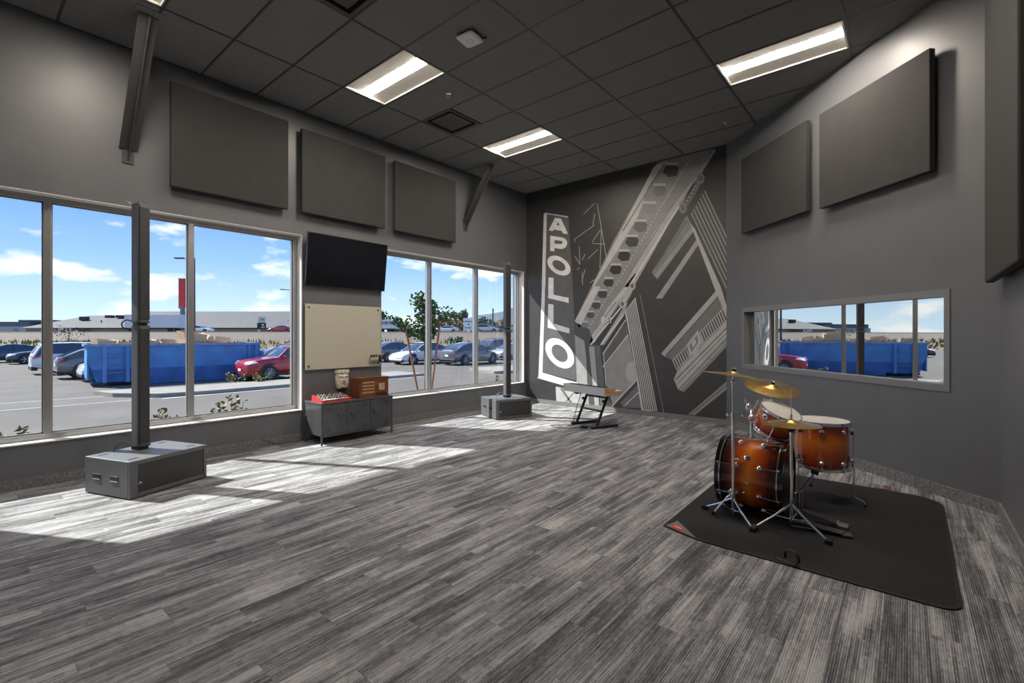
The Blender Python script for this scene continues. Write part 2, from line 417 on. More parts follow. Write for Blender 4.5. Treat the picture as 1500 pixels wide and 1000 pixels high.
    def wallseg(a, b, za, zb, t): st.prism([(a.x, a.y, za), (b.x, b.y, za), (b.x, b.y, zb), (a.x, a.y, zb)], t)
    wallseg(p2, q2, 0, 2.8, -AN*.1); wallseg(p-AD*.3, p2, 0, 2.8, -AD*.1); wallseg(q+AD*.3, q2, 0, 2.8, AD*.1)
    st.prism([(v.x, v.y, 2.7) for v in (p-AD*.3, q+AD*.3, q2, p2)], (0, 0, .1))
    struct('wall_studio', st, mat('studio_wall_paint', (.20, .20, .205), .6))
LIGHTS = [(-5.35, .66), (-5.35, 3.11), (-5.35, 5.56), (-1.69, 3.11), (-1.69, 5.56)]
VENTS = [(-5.35, 4.335), (-4.13, 1.885)]
build_shell()

def build_windows():
    XF = XW-.19                       # centre plane of the frames
    def frame(name, y0, y1, mulls, n):
        f = bpy.data.objects.new(name, None); COL.objects.link(f); f['kind'] = 'structure'
        d = .055; fw = .05
        z0, z1 = SILL+.012, HEAD-.005
        obj('head_rail', MB().box((XF-d, y0, z1-fw), (XF+d, y1, z1)), alu_m, f, bevel=.003)
        obj('sill_rail', MB().box((XF-d, y0, z0), (XF+d, y1, z0+fw)), alu_m, f, bevel=.003)
        ys = [y0+.025]+mulls+[y1-.025]
        for k, y in enumerate(ys):
            obj('mullion', MB().box((XF-d, y-.028, z0+fw), (XF+d, y+.028, z1-fw)), alu_m, f, bevel=.003)
        for a, b in zip(ys[:-1], ys[1:]):
            obj('pane', MB().box((XF-.004, a+.028, z0+fw), (XF+.004, b-.028, z1-fw)), pane_m, f)
            obj('glazing_bead', MB().box((XF+.004, a+.028, z0+fw), (XF+.02, b-.028, z0+fw+.014)).box((XF+.004, a+.028, z1-fw-.014), (XF+.02, b-.028, z1-fw))
                .box((XF+.004, a+.028, z0+fw), (XF+.02, a+.04, z1-fw)).box((XF+.004, b-.04, z0+fw), (XF+.02, b-.028, z1-fw)), alu_m, f)
        obj('window_stool', MB().box((XF+d, y0, SILL), (XW+.012, y1, SILL+.012)), sill_m, f)
        obj('reveal_lining', MB().box((XF+d, y1-.008, SILL+.012), (XW, y1, HEAD)).box((XF+d, y0, SILL+.012), (XW, y0+.008, HEAD)).box((XF+d, y0+.008, HEAD-.008), (XW, y1-.008, HEAD)), sill_m, f)
    frame('window_1', W1[0], W1[1], [.61, 1.83], 3)
    frame('window_2', W2[0], W2[1], [5.49, 6.68], 3)
    # studio window in the angled wall
    f = bpy.data.objects.new('window_3', None); COL.objects.link(f); f['kind'] = 'structure'
    s0, s1, z0, z1 = .415, 3.46, .945, 1.862
    fm = mat('grey_window_casing', (.20, .20, .205), .4)
    def seg(a, b, za, zb, n0, n1):
        p = CA+AD*a+AN*n0; q = CA+AD*b+AN*n0
        return MB().prism([(p.x, p.y, za), (q.x, q.y, za), (q.x, q.y, zb), (p.x, p.y, zb)], AN*(n1-n0))
    k = .065
    obj('casing', seg(s0, s1, z1-k, z1, -.24, .008), fm, f); obj('casing', seg(s0, s1, z0, z0+k, -.24, .008), fm, f)
    obj('casing', seg(s0, s0+.05, z0+k, z1-k, -.24, .008), fm, f); obj('casing', seg(s1-.05, s1, z0+k, z1-k, -.24, .008), fm, f)
    obj('mullion', seg(.97, 1.0, z0+k, z1-k, -.20, -.05), fm, f)
    obj('pane', seg(s0+.05, .97, z0+k, z1-k, -.085, -.079), studio_pane_m, f)
    obj('pane', seg(1.0, s1-.05, z0+k, z1-k, -.065, -.059), studio_pane_m, f)
build_windows()

# ------------------------------------------------------------------ ceiling fittings
def troffer(x, y, label):
    t = thing('ceiling_light', label, 'ceiling light', (x, y, HC), 0, 'recessed troffer lights')
    a, b = 1.22, .6125; e = .013
    obj('frame', MB().box((e, e, -.004), (a-e, e+.012, .011)).box((e, b-e-.012, -.004), (a-e, b-e, .011)).box((e, e, -.004), (e+.012, b-e, .011)).box((a-e-.012, e, -.004), (a-e, b-e, .011)), cast_m, t)
    z_in, z_out = .032, .010
    y0, y1 = .235, b-.235
    for ya, yb in ((e+.012, y0), (b-e-.012, y1)):
        obj('reflector_pan', MB().add([(e+.012, ya, z_out), (a-e-.012, ya, z_out), (a-e-.012, yb, z_in), (e+.012, yb, z_in), (e+.012, ya, z_out+.01), (a-e-.012, ya, z_out+.01), (a-e-.012, yb, z_in+.01), (e+.012, yb, z_in+.01)],
            [(0,1,2,3),(7,6,5,4),(0,4,5,1),(1,5,6,2),(2,6,7,3),(3,7,4,0)]), cast_m, t)
    obj('end_plate', MB().box((e+.012, e+.012, 0), (e+.02, b-e-.012, .07)), cast_m, t)
    obj('end_plate', MB().box((a-e-.02, e+.012, 0), (a-e-.012, b-e-.012, .07)), cast_m, t)
    lens = bpy.data.materials.get('lit_diffuser')
    if lens is None:
        lens = mat('lit_diffuser', (.8, .8, .8), .5, emit=(1, .89, .77), estr=LAMP_STRENGTH)
    obj('diffuser', MB().box((e+.02, y0, .028), (a-e-.02, y1, .036)), lens, t)
labs = ['lit troffer light beside the steel brace near the room rear', 'lit troffer light next to the white access point, over the first window',
        'lit troffer light beyond the square air vent, over the second window', 'lit troffer light over the open carpet before the drum mat', 'lit troffer light above the drum kit by the angled wall']
for (x, y), l in zip(LIGHTS, labs): troffer(x, y, l)

def vent(x, y, label):
    t = thing('air_vent', label, 'air vent', (x, y, HC), 0, 'square ceiling air vents')
    m = mat('vent_paint', (.075, .074, .073), .4); a = .61
    obj('frame', MB().box((.012, .012, -.004), (a-.012, .05, .02)).box((.012, a-.05, -.004), (a-.012, a-.012, .02)).box((.012, .05, -.004), (.05, a-.05, .02)).box((a-.05, .05, -.004), (a-.012, a-.05, .02)), m, t)
    obj('neck', MB().box((.05, .05, .055), (a-.05, a-.05, .06)), black_m, t)
    obj('face_plate', MB().box((.095, .095, .002), (a-.095, a-.095, .012)), m, t, bevel=.003)
    obj('hanger', MB().box((a/2-.01, a/2-.01, .012), (a/2+.01, a/2+.01, .056)), black_m, t)
vent(VENTS[0][0], VENTS[0][1], 'dark square air vent between the two troffers over the windows')
vent(VENTS[1][0], VENTS[1][1], 'dark square air vent cut by the top of the view')

def access_point():
    t = thing('access_point', 'white rounded wireless access point on the dark ceiling', 'access point', (-3.44, 3.42, HC), R(8))
    prof = []
    def rsq(s, z, r=.34, n=6):
        pts = []
        for q, (sx, sy) in enumerate(((1,1),(-1,1),(-1,-1),(1,-1))):
            for i in range(n+1):
                a = math.pi/2*q+math.pi/2*i/n; pts.append((s*(sx*(1-r)+r*math.cos(a)), s*(sy*(1-r)+r*math.sin(a)), z))
        return pts
    m = MB(); L = [rsq(.085, -.012), rsq(.105, -.022), rsq(.108, -.034), rsq(.098, -.046), rsq(.07, -.052)]; n = len(L[0])
    m.add(sum(L, []), [(i*n+k, i*n+(k+1) % n, (i+1)*n+(k+1) % n, (i+1)*n+k) for i in range(len(L)-1) for k in range(n)]+[tuple(range(n)), tuple((len(L)-1)*n+k for k in range(n))])
    obj('shell', m, white_m, t, smooth=40)
    a, b = rsq(.030, -.0525), rsq(.027, -.0525); c = [(x, y, -.054) for x, y, z in a]; d = [(x, y, -.054) for x, y, z in b]
    obj('status_ring', MB().add(c+d+a+b, [(k, (k+1) % n, n+(k+1) % n, n+k) for k in range(n)]+[(k, 2*n+k, 2*n+(k+1) % n, (k+1) % n) for k in range(n)]), mat('ring_grey', (.35, .36, .38), .4), t)
    obj('mounting_plate', MB().cyl((0, 0, -.014), (0, 0, -.003), .06, seg=16), black_m, t)
    obj('connector', MB().tube([(.08, .05, -.02), (.12, .08, -.02), (.14, .1, -.002)], .008), black_m, t)
access_point()
def sprinkler(x, y, label):
    t = thing('sprinkler_head', label, 'sprinkler', (x, y, HC), 0, 'chrome fire sprinkler heads')
    obj('escutcheon', MB().lathe([(.035, -.002), (.033, -.008), (.012, -.014)], (0,0,0), (0,0,1), 14), chrome_m, t, smooth=40)
    obj('frame_arms', MB().tube([(-.012, 0, -.012), (-.016, 0, -.03), (0, 0, -.048)], .0035, 6).tube([(.012, 0, -.012), (.016, 0, -.03), (0, 0, -.048)], .0035, 6), chrome_m, t)
    obj('deflector', MB().cyl((0, 0, -.052), (0, 0, -.048), .022, seg=12), chrome_m, t)
sprinkler(-4.47, 4.06, 'small chrome sprinkler head next to the square air vent'); sprinkler(-4.52, 7.21, 'small chrome sprinkler head beyond the troffer over the second window')
sprinkler(-2.03, 7.19, 'small chrome sprinkler head between the mural top and the drum-side troffer')

def steel_brace(y, xt, zb, label):
    t = thing('steel_brace', label, 'steel brace', (XW, y, zb), 0, 'diagonal steel braces')
    A = Vector((XW+.012, y, zb+.10)); B = Vector((xt, y, HC-.002)); d = (B-A).normalized(); nrm = Vector((d.z, 0, -d.x))   # nrm points into the room
    m = mat('brace_paint', (.062, .060, .060), .38, metal=.2)
    W = .155
    def strip(a, b, w0, n0, n1):
        return MB().add([a+Vector((0,-w0/2,0))+nrm*n0, a+Vector((0,w0/2,0))+nrm*n0, b+Vector((0,w0/2,0))+nrm*n0, b+Vector((0,-w0/2,0))+nrm*n0,
                         a+Vector((0,-w0/2,0))+nrm*n1, a+Vector((0,w0/2,0))+nrm*n1, b+Vector((0,w0/2,0))+nrm*n1, b+Vector((0,-w0/2,0))+nrm*n1], [(0,1,2,3),(7,6,5,4),(0,4,5,1),(1,5,6,2),(2,6,7,3),(3,7,4,0)])
    obj('flange', strip(A, B, W, 0, .009), m, t, world=True)
    obj('web', strip(A-d*.10, B, .014, .009, .075), m, t, world=True)
    obj('wall_plate', MB().box((XW+.001, y-.05, zb-.05), (XW+.012, y+.05, zb+.18)), m, t, world=True)
    obj('ceiling_cuff', MB().box((xt-.11, y-.11, HC-.006), (xt+.11, y+.11, HC-.0005)), tile_m, t, world=True)
steel_brace(1.21, -5.56, 3.33, 'dark diagonal steel brace between wall and ceiling beside the bare wall section')
steel_brace(6.22, -5.70, 3.45, 'dark diagonal steel brace between wall and ceiling by the mural corner')

# ------------------------------------------------------------------ acoustic panels
def wall_panel_left(y0, y1, z0, z1, label):
    t = thing('acoustic_panel', label, 'acoustic panel', (XW, (y0+y1)/2, z0), 0, 'charcoal acoustic panels')
    obj('back_frame', MB().box((XW+.002, y0+.10, z0+.10), (XW+.058, y1-.10, z1-.10)), black_m, t, world=True)
    obj('cloth_face', MB().box((XW+.058, y0, z0), (XW+.118, y1, z1)), panel_m, t, world=True, bevel=.006)
wall_panel_left(1.565, 2.862, 3.11, 4.275, 'charcoal acoustic panel over the first window, beside a steel brace')
wall_panel_left(3.045, 4.37, 3.115, 4.245, 'charcoal acoustic panel directly above the black wall screen')
wall_panel_left(4.55, 5.87, 3.12, 4.235, 'charcoal acoustic panel over the second window')
def wall_panel_angled(s0, s1, z0, z1, label):
    c = CA+AD*(s0+s1)/2
    t = thing('acoustic_panel', label, 'acoustic panel', (c.x, c.y, z0), 0, 'charcoal acoustic panels')
    def seg(a, b, za, zb, n0, n1):
        p = CA+AD*a+AN*n0; q = CA+AD*b+AN*n0
        return MB().prism([(p.x, p.y, za), (q.x, q.y, za), (q.x, q.y, zb), (p.x, p.y, zb)], AN*(n1-n0))
    obj('back_frame', seg(s0+.1, s1-.1, z0+.1, z1-.1, .002, .045), black_m, t, world=True)
    obj('cloth_face', seg(s0, s1, z0, z1, .045, .105), panel_m, t, world=True, bevel=.006)
wall_panel_angled(.55, 1.86, 2.96, 4.07, 'charcoal acoustic panel on the angled wall beside the mural')
wall_panel_angled(2.07, 3.37, 2.93, 4.04, 'charcoal acoustic panel on the angled wall above the studio window')
def right_panel():
    t = thing('acoustic_panel', 'charcoal acoustic panel on the right wall, past the angled corner', 'acoustic panel', (XR, 4.57, 1.87), 0, 'charcoal acoustic panels')
    obj('back_frame', MB().box((XR-.04, 3.95, 1.97), (XR-.001, 5.25, 4.1)), black_m, t, world=True)
    obj('cloth_face', MB().box((XR-.10, 3.86, 1.868), (XR-.04, 5.335, 4.22)), panel_m, t, world=True, bevel=.012)
right_panel()

# ------------------------------------------------------------------ mural print on the end wall
def build_mural():
    t = thing('wall_mural', 'black and white mural of a theatre facade with vertical lettered sign', 'mural', (-4.3, YM, .09))
    tone = {}
    def gm(g):
        if g not in tone: tone[g] = mat('mural_ink_%d' % int(g*1000), (g, g, g*1.01), .42, var=.10, scale=6)
        return tone[g]
    def W(p, k):
        d = FW+RT*((p[0]-750)/FPX); f = YM/d.y
        return Vector((d.x*f, YM-.0006-.0005*k, CAM_Z-(p[1]-490)/FPX*f))
    lo, hi = .085, HC-.004
    def clampz(poly):
        out = []
        for (axis, val, sg) in ((2, lo, 1), (2, hi, -1), (0, XW+.016, 1), (0, CA.x-.004, -1)):
            out = []
            for i in range(len(poly)):
                a, b = poly[i], poly[(i+1) % len(poly)]; da, db = (a[axis]-val)*sg, (b[axis]-val)*sg
                if da >= 0: out.append(a)
                if (da > 0) != (db > 0): out.append(a+(b-a)*(da/(da-db)))
            poly = out
            if len(poly) < 3: return []
        return poly
    def shape(name, polys, g, k, label=None, stuff=False):
        m = MB()
        for poly in polys:
            q = clampz([W(p, k) for p in poly])
            if len(q) >= 3: m.prism(q, (0, .0004, 0))
        if m.v:
            o = obj(name, m, gm(g), t, world=True)
            if label: o['label'] = label
            if stuff: o['kind'] = 'stuff'
            return o
    def ln(a, b, w):
        d = Vector((b[0]-a[0], b[1]-a[1])); n = Vector((-d.y, d.x)).normalized()*w/2
        return [(a[0]+n.x, a[1]+n.y), (b[0]+n.x, b[1]+n.y), (b[0]-n.x, b[1]-n.y), (a[0]-n.x, a[1]-n.y)]
    c4 = lambda x, y: (780+x/8.333, 300+y/8.333); c5 = lambda x, y: (780+x/6.25, 420+y/6.25)
    c6 = lambda x, y: (840+x/4.761, 210+y/4.761); c7 = lambda x, y: (840+x/4.761, 400+y/4.761)
    P = lambda f, *a: [f(*q) for q in a]
    lerp = lambda a, b, k: (a[0]+(b[0]-a[0])*k, a[1]+(b[1]-a[1])*k)
    shape('print_ground', [[(700, 200), (1200, 100), (1200, 700), (700, 640)]], .052, 0)
    # vertical sign
    shape('sign_face', [[(801, 313), (833, 318), (839, 420), (845, 557), (795, 546)]], .13, 2)
    shape('sign_border', [P(c4, (138, 112), (160, 96), (176, 100), (157, 1000), (114, 1000)), [(794, 419), (798.6, 419), (794.7, 546), (788.8, 552)]], .78, 3)
    shape('sign_border', [P(c4, (170, 97), (435, 140), (433, 155), (172, 112))], .62, 3)
    shape('sign_border', [[(794.7, 545.5), (832, 556.5), (846, 560), (845, 570), (831, 566), (787, 553.5)]], .78, 3)
    WH = .84
    a_ = P(c4, (275, 158), (350, 168), (315, 207), (292, 247), (262, 302), (245, 322), (198, 310)); b_ = P(c4, (350, 168), (435, 357), (375, 350), (360, 318), (332, 252), (315, 207))
    shape('letter_a', [a_, b_, P(c4, (292, 247), (332, 252), (360, 318), (262, 302))], WH, 4)
    bowl = [c4(350+75*math.sin(q), 467-72*math.cos(q)) for q in [math.pi*i/8 for i in range(9)]]; inn = [c4(342+26*math.sin(q), 458-20*math.cos(q)) for q in [math.pi*i/8 for i in range(9)]]
    quad = [[bowl[i], bowl[i+1], inn[i+1], inn[i]] for i in range(8)]
    shape('letter_p', [P(c4, (217, 375), (272, 383), (268, 570), (215, 560)), P(c4, (270, 383), (350, 395), (342, 438), (270, 430)), P(c4, (270, 472), (342, 478), (350, 539), (270, 528))]+quad, WH, 4)
    def o_ring(f, cx, cy, ax, ay, bx, by, k):
        n = 28; o, i_ = [], []
        for q in range(n):
            a = 2*math.pi*q/n
            o.append(f(cx+ax*math.cos(a), cy+ay*math.sin(a)+k*ax*math.cos(a))); i_.append(f(cx+bx*math.cos(a), cy+by*math.sin(a)+k*bx*math.cos(a)))
        return [[o[q], o[(q+1) % n], i_[(q+1) % n], i_[q]] for q in range(n)]
    shape('letter_o', o_ring(c4, 323, 740, 141, 112, 79, 60, .35), WH, 4)
    shape('letter_l', [[(803.6, 406), (811, 407), (811, 438.3), (803, 436.5)], [(811, 431.5), (833, 436), (833, 443.5), (811, 438.3)]], WH, 4)
    shape('letter_l', [P(c5, (145, 155), (193, 162), (193, 387), (140, 372)), P(c5, (193, 335), (340, 380), (338, 428), (193, 387))], WH, 4)
    shape('letter_o', o_ring(c5, 250, 608, 132, 128, 74, 74, .42), WH, 4)
    # lower plinth of the sign and narrow storefront slips
    shape('sign_plinth', [[(814, 566), (850, 572), (848, 592), (815, 588)]], .5, 2)
    shape('plinth_strut', [ln((822, 568), (838, 592), 3)], .16, 3)
    shape('plinth_strut', [ln((843, 572), (826, 592), 2)], .22, 3)
    shape('wall_slip', [P(c7, (10, 430), (85, 472), (95, 735), (110, 930), (40, 930), (20, 735))], .36, 1)
    shape('dark_gap', [P(c7, (10, 340), (110, 390), (150, 500), (150, 930), (110, 930), (90, 600), (75, 470), (10, 430))], .085, 2)
    shape('drain_pipe', [P(c7, (108, 510), (145, 510), (165, 740), (180, 930), (150, 930))], .40, 3)
    shape('drain_pipe', [P(c7, (146, 503), (185, 503), (212, 740), (222, 930), (190, 930))], .14, 3)
    # the big cornice climbing across the wall
    shape('cornice_soffit', [[(962, 239), (985, 225), (1046, 213), (1005, 290), (975, 335), (930, 415), (863, 508), (842, 470), (900, 350)]], .26, 1)
    shape('cornice_edge', [P(c6, (560, 165), (650, 120), (520, 300), (455, 500), (300, 760), (140, 1000), (130, 1000)), [(869.5, 419), (880, 419), (849, 480), (842, 470)]], .55, 2)
    shape('cornice_edge', [ln(c6(640, 130), c6(345, 610), 2)], .2, 3)
    shape('frieze_band', [P(c6, (800, 300), (850, 230), (740, 430), (420, 1000), (350, 1000), (560, 620))], .42, 2)
    shape('frieze_band', [P(c7, (430, 0), (455, 0), (330, 180), (150, 480), (110, 500), (130, 430), (240, 240))], .48, 2)
    shape('frieze_band', [P(c7, (380, 190), (360, 280), (215, 500), (185, 500))], .36, 2)
    for a, b, w_, g in ((c6(985, 45), c6(740, 430), 4, .34), (c6(740, 430), c6(400, 980), 2.5, .62), (c6(700, 420), c6(360, 960), 1.5, .2), (c7(330, 240), c7(120, 500), 2, .7), (c7(300, 200), c7(115, 440), 1.6, .22), (c7(350, 290), c7(190, 500), 1.5, .7)):
        shape('moulding_line', [ln(a, b, w_)], g, 4)
    mods = [(680, 190, 56, .060), (598, 330, 50, .17), (530, 455, 50, .22), (466, 580, 50, .10), (408, 685, 48, .04), (352, 785, 46, .035), (294, 880, 43, .035)]
    mods = [(c6(x, y), r/4.761, g) for x, y, r, g in mods]+[(c7(x, y), r/4.761, g) for x, y, r, g in ((245, 66, 37, .05), (202, 147, 35, .06), (158, 225, 32, .07), (118, 292, 29, .085), (80, 360, 26, .2))]
    for (x, y), r, g in mods:
        shape('modillion', [[(x-r, y+.2*r), (x-.6*r, y-.75*r), (x+.55*r, y-.8*r), (x+r, y-.3*r), (x+.75*r, y+.65*r), (x-.3*r, y+.8*r)]], g, 4)
        shape('modillion_cap', [ln((x-.8*r, y-.85*r), (x+.9*r, y-.85*r), .35*r)], .5, 5)
    A, B, C = c6(800, 130), c6(620, 430), c6(300, 985); dots = []
    for i in range(44):
        k = i/43; p = lerp(A, B, k*2) if k < .5 else lerp(B, C, k*2-1); r = 1.1
        dots.append([(p[0]-r, p[1]), (p[0], p[1]-r), (p[0]+r, p[1]), (p[0], p[1]+r)])
    A, B = c7(310, 40), c7(110, 380)
    for i in range(16):
        p = lerp(A, B, i/15); r = .9; dots.append([(p[0]-r, p[1]), (p[0], p[1]-r), (p[0]+r, p[1]), (p[0], p[1]+r)])
    shape('bead_row', dots, .62, 5, stuff=True)
    # capitals
    def capital(a, b, w_, g):
        n = 16; c = lerp(a, b, .5); d = Vector((b[0]-a[0], b[1]-a[1])); L_ = d.length/2; d.normalize(); nn = Vector((-d.y, d.x))
        shape('capital', [[(c[0]+d.x*L_*math.cos(q)+nn.x*w_*math.sin(q), c[1]+d.y*L_*math.cos(q)+nn.y*w_*math.sin(q)) for q in [2*math.pi*i/n for i in range(n)]]], g, 4)
        dd = []
        for i in range(9):
            p = lerp(a, b, .06+i/9.2); r = 1.5 if i in (0, 8) else 1.0
            dd.append([(p[0]-r, p[1]), (p[0], p[1]-r), (p[0]+r, p[1]), (p[0], p[1]+r)])
        shape('capital_scroll', dd, .65, 5, stuff=True)
        for e in (a, b):
            p = lerp(e, c, .12); shape('volute', [[(p[0]+w_*1.1*math.cos(q), p[1]+w_*1.5*math.sin(q)) for q in [2*math.pi*i/12 for i in range(12)]]], .42 if g > .2 else .2, 5)
            shape('volute_eye', [[(p[0]+w_*.5*math.cos(q), p[1]+w_*.7*math.sin(q)) for q in [2*math.pi*i/10 for i in range(10)]]], .12, 6)
    capital(c6(755, 465), c6(895, 230), 5.5, .14); capital(c7(338, 222), c7(415, 80), 4.5, .4)
    # fluted pilasters
    shape('pilaster', [P(c7, (358, 268), (432, 168), (480, 420), (585, 960), (475, 960), (400, 480))], .55, 2)
    for i in range(7):
        k = (i+.5)/7; shape('flute', [[lerp(c7(368, 262), c7(430, 180), k-.035), lerp(c7(368, 262), c7(430, 180), k+.035), lerp(c7(486, 952), c7(582, 958), k+.035), lerp(c7(486, 952), c7(582, 958), k-.035)]], .06, 3)
    shape('pilaster', [P(c6, (815, 490), (915, 325), (1075, 640), (1075, 1100), (1045, 1000))], .075, 2)
    for i in range(7):
        k = i/6.0; a = lerp(c6(822, 485), c6(915, 330), k); d = (.425, .905); L_ = 150
        shape('flute', [ln(a, (a[0]+d[0]*L_, a[1]+d[1]*L_), 1.6)], .30, 3)
    shape('pilaster_edge', [P(c6, (815, 560), (845, 590), (1028, 1000), (1068, 1130), (1075, 1230), (980, 1000))], .42, 4)
    # inner entablature and beams of the upper bay
    shape('inner_band', [P(c6, (790, 500), (845, 600), (585, 950), (545, 900), (660, 720))], .20, 2)
    shape('inner_band', [ln(c6(830, 600), c6(575, 930), 6)], .30, 3)
    tk = []
    for i in range(22):
        p = lerp(c6(785, 545), c6(575, 850), i/21); tk.append(ln((p[0]-1.5, p[1]-2.5), (p[0]+1.5, p[1]+2.5), 1.2))
    shape('dentil_row', tk, .07, 4, stuff=True)
    shape('beam', [P(c6, (855, 675), (875, 700), (620, 1080), (575, 1080))], .33, 2)
    # right entablature, lower right
    e1, e2 = (615, 565), (1000, 125)
    shape('entablature_band', [P(c7, (612, 560), (995, 122), (1010, 155), (640, 585))], .40, 2)
    shape('entablature_band', [P(c7, (640, 585), (1010, 155), (1045, 240), (690, 605))], .17, 2)
    shape('entablature_band', [P(c7, (688, 605), (1045, 240), (1080, 320), (720, 680))], .36, 2)
    for i in range(24):
        k = (i+.5)/24
        if .36 < k < .55: continue
        shape('triglyph_slot', [ln(lerp(c7(694, 612), c7(1045, 250), k), lerp(c7(718, 668), c7(1072, 318), k), 1.7)], .05, 3)
    shape('crest_shield', [P(c7, (788, 500), (868, 395), (890, 480), (868, 540), (815, 582))], .46, 4)
    shape('crest_relief', [P(c7, (808, 505), (862, 430), (872, 480), (825, 550))], .2, 5)
    shape('crest_relief', [P(c7, (825, 490), (850, 455), (856, 485), (833, 520))], .5, 6)
    shape('entablature_band', [P(c7, (700, 740), (725, 680), (1080, 322), (1080, 430), (730, 810))], .44, 2)
    shape('entablature_band', [P(c7, (730, 812), (1080, 432), (1080, 500), (770, 830))], .24, 2)
    for a, b, g in ((c7(712, 745), c7(1075, 375), .12), (c7(722, 775), c7(1075, 410), .2), (c7(745, 815), c7(1075, 470), .4), (c7(640, 580), c7(1010, 165), .1)):
        shape('moulding_line', [ln(a, b, 1.5)], g, 3)
    shape('lower_band', [P(c7, (800, 985), (1080, 745), (1080, 800), (845, 990))], .28, 2)
    shape('moulding_line', [ln(c7(820, 985), c7(1080, 768), 1.3)], .1, 3)
    shape('wire', [ln(c7(465, 150), c7(632, 985), .9)], .26, 3)
    # shop window between the pilasters
    shape('shop_glass', [P(c7, (215, 655), (385, 430), (440, 740), (275, 925), (228, 760))], .30, 2)
    shape('shop_glass', [P(c7, (205, 565), (365, 340), (385, 420), (218, 640))], .12, 2)
    shape('shop_glass', [P(c7, (330, 900), (445, 780), (470, 940), (345, 935))], .16, 2)
    for a, b, w_, g in ((c7(205, 655), c7(382, 428), 1.6, .6), (c7(205, 565), c7(365, 325), 1.6, .55), (c7(270, 925), c7(440, 745), 2.2, .5), (c7(210, 565), c7(228, 790), 1.4, .45), (c7(360, 920), c7(455, 830), 1.6, .5)):
        shape('window_bar', [ln(a, b, w_)], g, 3)
    rr = c7(405, 690); shape('glass_disc', [[(rr[0]+9*math.cos(q), rr[1]+15*math.sin(q)) for q in [2*math.pi*i/18 for i in range(18)]]], .42, 3)
    # bright branches against the night
    br = [((165, 420), (190, 560)), ((190, 560), (230, 800)), ((150, 415), (70, 495)), ((145, 570), (5, 670)), ((150, 490), (135, 570)), ((5, 665), (12, 685)), ((10, 785), (45, 845)), ((45, 845), (40, 720)), ((60, 815), (82, 770)), ((100, 805), (170, 740)), ((135, 698), (222, 700)), ((195, 610), (185, 870)), ((25, 880), (45, 865)), ((60, 960), (80, 880)), ((115, 970), (160, 945)), ((190, 600), (130, 690)), ((65, 985), (60, 900))]
    for a, b in br: shape('branch', [ln(c6(*a), c6(*b), .9)], .42, 2)
    # the two wall plates that sit on the print
    for px, g, nm, lb in ((883.5, .62, 'blank_plate', 'white blank wall plate on the mural beside the outlet'), (892.8, .50, 'wall_outlet', 'white duplex outlet on the mural beside a blank plate')):
        q = W((px, 468.5), 8); z = q.z
        o = thing(nm, lb, 'wall plate', (q.x, YM, z))
        obj('cover', MB().cbox((q.x, YM-.008, z), (.072, .008, .116)), mat('plate_white', (.62, .61, .59), .4), o, world=True, bevel=.002)
        if nm == 'wall_outlet':
            for dz in (-.027, .027): obj('socket', MB().cbox((q.x, YM-.0125, z+dz), (.032, .002, .036)), mat('socket_dark', (.08, .08, .08), .5), o, world=True)
        else:
            for dz in (-.042, .042): obj('screw', MB().cyl((q.x, YM-.0135, z+dz), (q.x, YM-.012, z+dz), .004, seg=8), chrome_m, o, world=True)
build_mural()

# ------------------------------------------------------------------ screen, board, cabinet and what stands on it
def wall_screen():
    t = thing('wall_screen', 'black flat screen tilted on the pier above the white board', 'screen', (XW, 3.76, 2.13))
    y0, y1, z0, z1 = 3.12, 4.40, 2.135, 2.86; xb, xt = XW+.05, XW+.14
    def slab(n0, n1, iy=0, iz=0):
        k = Vector((z1-z0, 0, -(xt-xb))).normalized()
        zz = lambda f: Vector((xb+(xt-xb)*f, 0, z0+(z1-z0)*f))
        b, tp = zz(iz), zz(1-iz); m = MB()
        vs = [b+Vector((0, y0+iy, 0))+k*n0, b+Vector((0, y1-iy, 0))+k*n0, tp+Vector((0, y1-iy, 0))+k*n0, tp+Vector((0, y0+iy, 0))+k*n0]
        return m.prism(vs, k*(n1-n0))
    obj('housing', slab(-.035, 0), mat('screen_bezel', (.03, .03, .032), .3), t, world=True, bevel=.003)
    obj('display', slab(.0002, .002, .012, .016), mat('screen_glass', (.008, .009, .013), .12), t, world=True)
    obj('wall_mount', MB().box((XW+.001, 3.55, 2.3), (XW+.05, 3.97, 2.7)), black_m, t, world=True)
wall_screen()
def glass_board():
    t = thing('glass_board', 'cream glass dry-erase board on standoffs beneath the screen', 'white board', (XW, 3.735, .965))
    y0, y1, z0, z1 = 3.13, 4.345, .965, 1.885
    obj('board', MB().box((XW+.018, y0, z0), (XW+.026, y1, z1)), mat('cream_glass', (.56, .54, .44), .07, coat=.5), t, world=True, bevel=.001)
    for y in (y0+.05, y1-.05):
        for z in (z0+.05, z1-.05):
            obj('standoff', MB().cyl((XW+.001, y, z), (XW+.034, y, z), .014, seg=12), steel_m, t, world=True)
glass_board()
